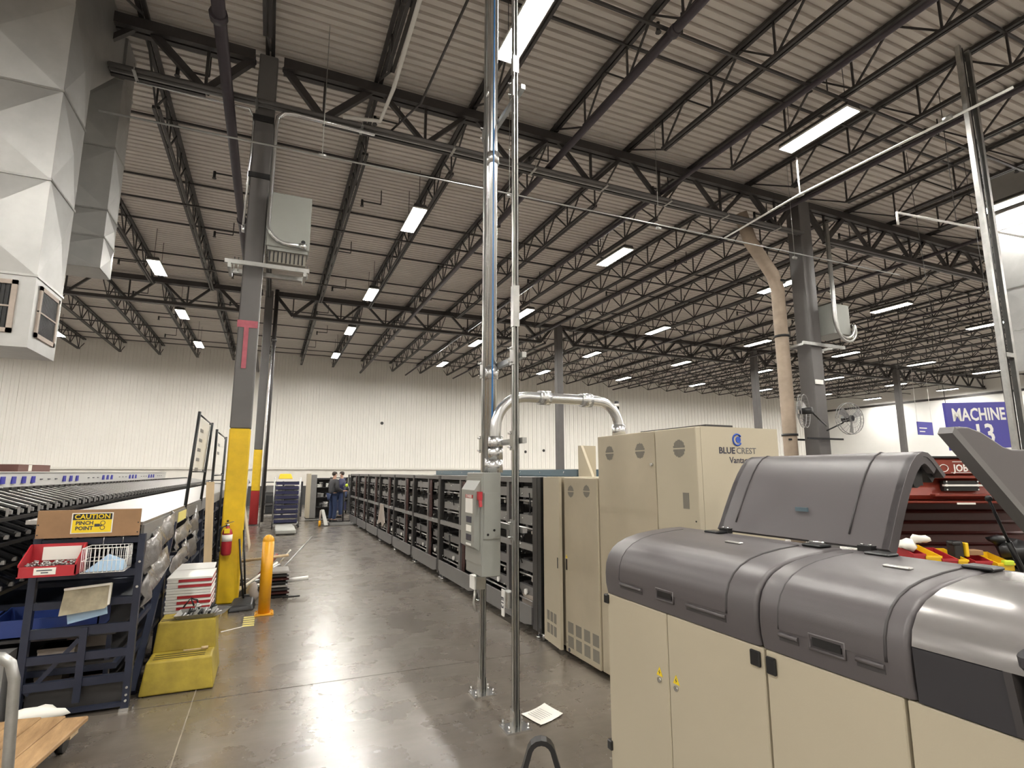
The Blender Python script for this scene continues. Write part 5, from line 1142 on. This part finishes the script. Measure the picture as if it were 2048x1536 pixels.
# ---------------------------------------------------------------- wooden dolly with tube handle
MDl = T(-0.95, 4.68, 0) @ rotz(-0.15)
dl = thing('wood_dolly', 'wooden platform dolly with worn boards at the lower left corner', 'dolly', (-1.2, 4.1, 0))
for i in range(4):
    x1 = -0.004 - i*0.142; L0 = 0.02*(i % 2)
    MB(MDl).bbox(x1-0.136, x1, -1.55, -L0 if i else -0.06, 0.118, 0.150, 0.006).build('board', m_dolly, dl)
for y in (-0.2, -1.3): MB(MDl).box(-0.55, -0.02, y-0.05, y+0.05, 0.088, 0.118).build('cleat', m_wood, dl)
for x in (-0.08, -0.48):
    for y in (-0.2, -1.3): MB(MDl).cyl((x-0.02, y, 0.042), (x+0.02, y, 0.042), 0.042, 12).build('caster_wheel', m_black, dl); MB(MDl).box(x-0.03, x+0.03, y-0.03, y+0.03, 0.078, 0.088).build('caster_plate', m_greyd, dl)
hd = thing('tube_handle', 'rounded grey steel tube handle cut by the left edge of the picture', 'handle', (-1.0, 3.3, 0.0))
MB().tube([(-0.925, 3.25, 0.0), (-0.95, 3.25, 0.5), (-0.965, 3.25, 0.80), (-0.985, 3.25, 0.87), (-1.02, 3.25, 0.90), (-1.08, 3.25, 0.91), (-1.5, 3.25, 0.91)], 0.022, 12).build('tube', m_galv, hd)
blob((-1.32, 4.93, 0.10), 0.10, m_paper, 'crumpled_paper', 'crumpled white paper lying behind the wooden dolly', 'paper', 31, None, (1.5, 0.5, 0.5))

# ---------------------------------------------------------------- paper sheet and black bracket on the floor
pp = thing('paper_sheet', 'printed white paper sheet on the floor beside the near strut post', 'paper', (1.87, 3.8, 0))
n = 6; P4 = [Vector((1.75, 3.84, 0)), Vector((1.98, 3.93, 0)), Vector((2.02, 3.72, 0)), Vector((1.80, 3.63, 0))]; vs = []
for lay in (0, 0.0012):
    for i in range(n+1):
        for j in range(n+1):
            u, v = i/n, j/n; p = P4[0]*(1-u)*(1-v) + P4[1]*u*(1-v) + P4[2]*u*v + P4[3]*(1-u)*v; vs.append((p.x, p.y, 0.0015 + lay + 0.018*abs(u-0.45)**2*2 + (0.012*(v-0.5)**2)))
fs = []
for lay in (0, 1):
    o_ = lay*(n+1)*(n+1)
    for i in range(n):
        for j in range(n): a = o_+i*(n+1)+j; q = (a, a+1, a+n+2, a+n+1); fs.append(q if lay == 0 else q[::-1])
MB().add(vs, fs, True).build('sheet', m_paper, pp)
for k in range(6): MB().bar((1.835+k*0.022, 3.69+k*0.022*0.4+0.01, 0.010), (1.80+k*0.022, 3.83+k*0.009, 0.010), 0.003, 0.001).build('print_line', m_greyl, pp)
ub = thing('black_bracket', 'black steel A-shaped bracket standing at the bottom edge of the picture', 'bracket', (1.2, 2.45, 0))
mb = MB(); cx_, cy_ = 1.225, 2.47; rr_ = Vector((0.9163, -0.4005, 0)); path = []
for s_, z in ((-0.19, 0.0), (-0.115, 0.25), (-0.06, 0.42)): path.append(Vector((cx_, cy_, z)) + rr_*s_)
for k in range(1, 8): a = PI - PI*k/8; path.append(Vector((cx_, cy_, 0.43)) + rr_*(0.055*math.cos(a)) + Vector((0,0,0.055*math.sin(a))))
for s_, z in ((0.06, 0.42), (0.115, 0.25), (0.19, 0.0)): path.append(Vector((cx_, cy_, z)) + rr_*s_)
fw = Vector((0.4005, 0.9163, 0))
vs = []; fs = []
for i, p in enumerate(path):
    d = (path[min(i+1, len(path)-1)] - path[max(i-1, 0)]).normalized(); nn = d.cross(fw).normalized()*0.011
    vs += [p-nn-fw*0.028, p+nn-fw*0.028, p+nn+fw*0.028, p-nn+fw*0.028]
for i in range(len(path)-1):
    for k in range(4): fs.append((i*4+k, i*4+(k+1)%4, (i+1)*4+(k+1)%4, (i+1)*4+k))
mb.add(vs, fs); mb.f.append([0,1,2,3]); mb.f.append([len(vs)-4+k for k in (3,2,1,0)]); mb.build('bent_bar', m_black, ub)
mb = MB()
for s_ in (-0.19, 0.19):
    p = Vector((cx_, cy_, 0)) + rr_*s_; mb = MB().box(p.x-0.04, p.x+0.04, p.y-0.04, p.y+0.04, 0, 0.008); mb.build('foot_plate', m_black, ub)

# ================================================================ FAR END OF THE AISLE
# tray cart
ct = thing('tray_cart', 'wheeled rack of navy trays at the far end of the aisle', 'cart', (0.58, 19.2, 0))
for x in (0.20, 0.95):
    for y in (18.85, 19.6): MB().cyl((x, y, 0.1), (x, y, 1.55), 0.018, 6).build('upright', m_galv, ct); MB().cyl((x-0.02, y, 0.05), (x+0.02, y, 0.05), 0.05, 10).build('wheel', m_black, ct)
MB().box(0.2, 0.95, 18.85, 19.6, 0.1, 0.14).build('base', m_galv, ct)
for k in range(9):
    z = 0.16 + k*0.145
    solo(MB().box(0.24, 0.91, 18.80, 19.55, z, z+0.012).box(0.24, 0.91, 18.80, 18.815, z, z+0.10).box(0.24, 0.255, 18.815, 19.55, z, z+0.10).box(0.895, 0.91, 18.815, 19.55, z, z+0.10).box(0.30, 0.85, 18.785, 18.80, z+0.085, z+0.10), 'navy_tray', m_dblue, 'navy tray in the far wheeled rack, %s from the bottom' % nth(k), 'tray', 'navy trays in the far rack')
solo(MB().add([(0.30,18.9,1.50),(0.72,18.9,1.50),(0.72,19.3,1.50),(0.30,19.3,1.50),(0.34,18.95,1.66),(0.66,18.95,1.66),(0.66,19.25,1.66),(0.34,19.25,1.66)], FB), 'yellow_tub', m_ybin, 'yellow tub on top of the far rack of navy trays', 'tub', bevel=0.02)
m_plate = mat('pale_plate', (0.40, 0.40, 0.37), 0.5, 0, 0.15, 6)
pf = thing('platform_scale', 'low pale grey platform on the floor in front of the navy tray rack', 'platform', (0.55, 17.6, 0))
MB().bbox(0.27, 0.80, 16.75, 18.1, 0.03, 0.14, 0.02).build('near_plate', m_plate, pf); MB().bbox(0.29, 0.78, 18.1, 18.75, 0.03, 0.13, 0.02).build('far_plate', m_plate, pf); MB().box(0.30, 0.77, 16.8, 18.7, 0, 0.03).build('skirt', m_greyd, pf)
ck = thing('open_cabinet', 'tall grey-cream cabinet end full of dark parts behind the standing person', 'cabinet', (1.7, 21.7, 0))
MB().bbox(1.30, 1.42, 21.2, 22.0, 0.10, 1.66, 0.01).build('frame_panel', m_cream, ck); MB().box(1.42, 1.62, 21.25, 22.0, 0.10, 1.62).build('side_panel', m_greyl, ck); MB().box(1.3, 2.3, 21.3, 22.0, 0.06, 0.12).build('base', m_black, ck)
MB().box(1.62, 2.3, 21.9, 22.0, 0.12, 1.5).build('back_panel', m_greyd, ck)
for z in (0.45, 0.8, 1.15, 1.45): MB().box(1.62, 2.3, 21.35, 21.9, z, z+0.02).build('shelf', m_greyd, ck)
rnd = random.Random(3)
for i in range(24):
    x = rnd.uniform(1.64, 2.15); z = (0.47, 0.82, 1.17)[i % 3]; w = rnd.uniform(0.05, 0.14); h = rnd.uniform(0.08, 0.2)
    solo(MB().bbox(x, x+w, 21.37+0.02*(i//3), 21.56, z, z+h, 0.008).cyl((x, 21.38, z+h*0.6), (x+w, 21.36, z+h*0.9), 0.015, 6), 'machine_part', [m_black, m_silver, m_white, m_greyl][i % 4], ['black','silver','white','light grey'][i % 4] + ' machine part on the %s shelf behind the standing person, %s from the front' % (['lowest','middle','top'][i % 3], nth(i//3)), 'part', 'parts on the far open cabinet')
# dark equipment beyond
def far_unit(x0, x1, y0, y1, h, label, cols, rows, m=m_far):
    t = thing('storage_rack', label, 'rack', ((x0+x1)/2, (y0+y1)/2, 0))
    for i in range(cols+1):
        x = x0 + (x1-x0)*i/cols
        for y in (y0, y1): MB().box(x-0.03, x+0.03, y-0.03, y+0.03, 0, h).build('upright', m, t)
    for j in range(rows+1): MB().box(x0, x1, y0, y1, 0.12+(h-0.16)*j/rows, 0.15+(h-0.16)*j/rows).build('shelf', m_greyd, t)
    for i in range(cols):
        for j in range(rows):
            xa = x0+(x1-x0)*i/cols+0.06; w = (x1-x0)/cols-0.12; z = 0.15+(h-0.16)*j/rows
            MB().bbox(xa, xa+w*rnd.uniform(0.6, 1), y0+0.1, y1-0.1, z, z+(h-0.16)/rows*rnd.uniform(0.4, 0.8), 0.01).build('stored_box', [m_far, m_greyd, m_dblue, m_grey, m_greyl][rnd.randrange(5)], t)
    return t
far_unit(-0.1, 1.25, 23.5, 24.3, 1.35, 'dark storage rack left of the cabinet at the aisle end', 2, 3)
far_unit(2.5, 5.2, 24.5, 25.3, 1.5, 'dark storage rack behind the standing person', 4, 3)
far_unit(-6.5, -1.2, 22.0, 22.8, 1.45, 'dark storage rack beyond the end of the sorting table', 6, 3)
far_unit(3.7, 9.0, 28.0, 28.8, 1.6, 'dark storage rack in front of the far wall right of the aisle', 6, 3)
gp = thing('machine_console', 'dark curved machine behind the yellow column near the red foot', 'machine', (-0.7, 16.5, 0))
MB().prism([(15.2, 0.02), (18.6, 0.05), (18.6, 1.1), (17.8, 1.45), (16.6, 1.5), (15.6, 1.3), (15.2, 0.95)], 'x', -0.84, -0.52).build('housing', m_far, gp, bevel=0.03)
MB().tube([(-0.50, 15.3, 1.0), (-0.50, 15.9, 1.33), (-0.50, 16.8, 1.48), (-0.50, 17.8, 1.42)], 0.04, 8).build('edge_trim', m_greyl, gp)
MB().box(-0.52, -0.50, 15.5, 16.4, 0.3, 0.9).build('white_panel', m_white, gp)
jk = thing('pallet_jack', 'white pallet jack with orange wheel beside the standing person', 'pallet jack', (1.75, 19.2, 0))
MB().add([(1.74,18.95,0.03),(1.86,18.95,0.03),(1.86,19.1,0.03),(1.74,19.1,0.03),(1.63,19.0,0.52),(1.72,19.0,0.52),(1.72,19.12,0.52),(1.63,19.12,0.52)], FB).build('body', m_white, jk, bevel=0.01)
MB().cyl((1.56, 19.0, 0.09), (1.63, 19.0, 0.09), 0.09, 14).build('wheel', m_orange, jk); MB().cyl((1.6, 19.05, 0.1), (1.62, 19.05, 0.5), 0.03, 8).build('ram', m_bagp, jk)
MB().box(1.86, 2.95, 19.0, 19.15, 0.02, 0.07).box(1.86, 2.6, 19.4, 19.55, 0.02, 0.07).box(1.80, 1.9, 19.0, 19.55, 0.03, 0.12).build('fork', m_greyl, jk)
std = thing('black_stand', 'black instrument stand in front of the far person', 'stand', (2.5, 20.6, 0))
MB().cyl((2.50, 20.6, 0.02), (2.50, 20.6, 1.2), 0.025, 8).build('pole', m_black, std); MB().box(2.35, 2.75, 20.55, 20.65, 0, 0.03).build('foot', m_black, std); MB().tube([(2.45, 20.5, 1.2), (2.6, 20.45, 1.25), (2.66, 20.4, 1.1), (2.6, 20.4, 0.95)], 0.02, 6).build('hose', m_greyl, std); MB().ball((2.56, 20.45, 1.25), 0.06).build('lime_cap', MATS['lime_plastic'], std)

# ---------------------------------------------------------------- people
def person(loc, yaw, h, label, jeans=m_jeans, shirt=m_shirt, arms='forward'):
    k = h/1.75; Mx = T(*loc) @ rotz(yaw)
    t = thing('person', label, 'person', tuple(loc))
    def skin(name, pts, edges, rad, m, root=0, sub=2):
        me = bpy.data.meshes.new(name); me.from_pydata([tuple(Vector(p)*k) for p in pts], edges, [])
        o = bpy.data.objects.new(name, me); COL.objects.link(o)
        md = o.modifiers.new('skin', 'SKIN'); md.use_smooth_shade = True
        for i, r in enumerate(rad):
            r = r if isinstance(r, tuple) else (r, r); me.skin_vertices[0].data[i].radius = (r[0]*k, r[1]*k); me.skin_vertices[0].data[i].use_root = (i == root)
        s = o.modifiers.new('sub', 'SUBSURF'); s.levels = sub; s.render_levels = sub
        bpy.context.view_layer.update()
        m2 = bpy.data.meshes.new_from_object(o.evaluated_get(bpy.context.evaluated_depsgraph_get())); bpy.data.objects.remove(o)
        m2.transform(T(*[-c for c in loc]) @ Mx); m2.materials.clear(); m2.materials.append(m)
        for p in m2.polygons: p.use_smooth = True
        b = bpy.data.objects.new(name, m2); COL.objects.link(b); b.parent = t; b['_o'] = list(loc); return b
    # body faces +x locally; one continuous skin figure, then clothes over it
    F_ = 1 if arms == 'forward' else 0.35
    P = [(0,0,0.95),(0,0,1.12),(0.01,0,1.34),(0.01,0,1.47),(0.025,0,1.55),(0.04,0,1.645),   # pelvis..head
         (0,0.10,0.90),(0.02,0.12,0.50),(-0.02,0.13,0.09),(0.12,0.14,0.045),             # left leg
         (0,-0.10,0.90),(0.04,-0.12,0.50),(0.0,-0.13,0.09),(0.14,-0.14,0.045),           # right leg
         (0,0.19,1.41),(0.03,0.25,1.14),(0.05+0.22*F_,0.18,1.06),(0.13+0.24*F_,0.15,1.07),
         (0,-0.19,1.41),(0.03,-0.25,1.14),(0.05+0.22*F_,-0.18,1.06),(0.13+0.24*F_,-0.15,1.07)]
    Ed = [(0,1),(1,2),(2,3),(3,4),(4,5),(0,6),(6,7),(7,8),(8,9),(0,10),(10,11),(11,12),(12,13),(2,14),(14,15),(15,16),(16,17),(2,18),(18,19),(19,20),(20,21)]
    R_ = [(0.13,0.10),(0.11,0.09),(0.115,0.085),0.055,0.052,0.082,0.085,0.06,0.04,0.035,0.085,0.06,0.04,0.035,0.05,0.042,0.036,0.032,0.05,0.042,0.036,0.032]
    skin('body', P, Ed, R_, m_skin)
    skin('trousers', [P[0],P[6],P[7],P[8],P[10],P[11],P[12]], [(0,1),(1,2),(2,3),(0,4),(4,5),(5,6)], [(0.165,0.135),0.105,0.078,0.068,0.105,0.078,0.068], jeans)
    skin('shirt', [P[0],P[1],P[2],(0.01,0,1.465),P[14],P[15],P[16],P[18],P[19],P[20]], [(0,1),(1,2),(2,3),(2,4),(4,5),(5,6),(2,7),(7,8),(8,9)], [(0.19,0.16),(0.185,0.16),(0.20,0.17),0.10,0.105,0.075,0.055,0.105,0.075,0.055], shirt)
    Mk = Mx @ Matrix.Scale(k, 4)
    MB(Mk).ball((0.02,0,1.70), 0.092, 12, (1.0,0.85,0.62)).ball((-0.01,0,1.67), 0.08, 10, (0.8,1.0,0.9)).build('hair', m_hair, t)
    MB(Mk).ball((0.125,0,1.645), 0.016, 6).build('nose', m_skin, t)
    for s_ in (-1, 1):
        MB(Mk).ball((0.04,0.083*s_,1.65), 0.022, 6, (0.8,0.4,1.2)).build('ear', m_skin, t); MB(Mk).ball((0.108,0.032*s_,1.672), 0.011, 6).build('eye', m_ink, t)
        MB(Mk).add([(-0.09,s_*0.135-0.05,0),(0.20,s_*0.14-0.045,0),(0.20,s_*0.14+0.045,0),(-0.09,s_*0.135+0.05,0),(-0.08,s_*0.135-0.04,0.10),(0.10,s_*0.14-0.035,0.09),(0.10,s_*0.14+0.035,0.09),(-0.08,s_*0.135+0.04,0.10)], FB).build('shoe', m_black, t, bevel=0.02)
        hx = 0.13+0.24*F_
        hb = [(hx-0.03, 0.15*s_, 1.07), (hx+0.03, 0.145*s_, 1.07), (hx+0.08, 0.145*s_, 1.065)]
        pts = [hb[0], hb[1]]; ed = [(0,1)]; rad = [0.03, 0.033]
        for f in range(4):
            y = (0.115 + 0.018*f)*s_; pts += [(hx+0.08, y, 1.07), (hx+0.115-0.006*abs(f-1.5), y, 1.05)]; i = len(pts); ed += [(1, i-2), (i-2, i-1)]; rad += [0.010, 0.008]
        pts += [(hx+0.04, 0.10*s_, 1.085), (hx+0.07, 0.085*s_, 1.08)]; i = len(pts); ed += [(1, i-2), (i-2, i-1)]; rad += [0.012, 0.009]
        skin('hand', pts, ed, rad, m_skin, 1, 1)
    MB(Mk).box(0.118, 0.126, -0.022, 0.022, 1.608, 1.614).build('mouth', m_redt, t)
    return t
person((2.12, 20.45, 0), 0.35, 1.73, 'person in charcoal shirt and jeans standing at the far end of the aisle')
person((2.62, 22.3, 0), 2.8, 1.74, 'person further back facing the one in the charcoal shirt', shirt=m_dblue, arms='down')
# small plaques on the far wall
for i, (x, z) in enumerate(((-12.6, 4.3), (5.8, 4.5), (14.9, 3.0), (16.2, 3.1))):
    solo(MB().cyl((x, 31.93, z), (x, 31.96, z), 0.09, 10).box(x-0.05, x+0.05, 31.88, 31.95, z-0.05, z+0.05), 'wall_sensor', m_greyd, 'small dark fitting on the far wall, %s from the left' % nth(i), 'wall fitting')
for o in bpy.data.objects:
    if '_o' in o: del o['_o']
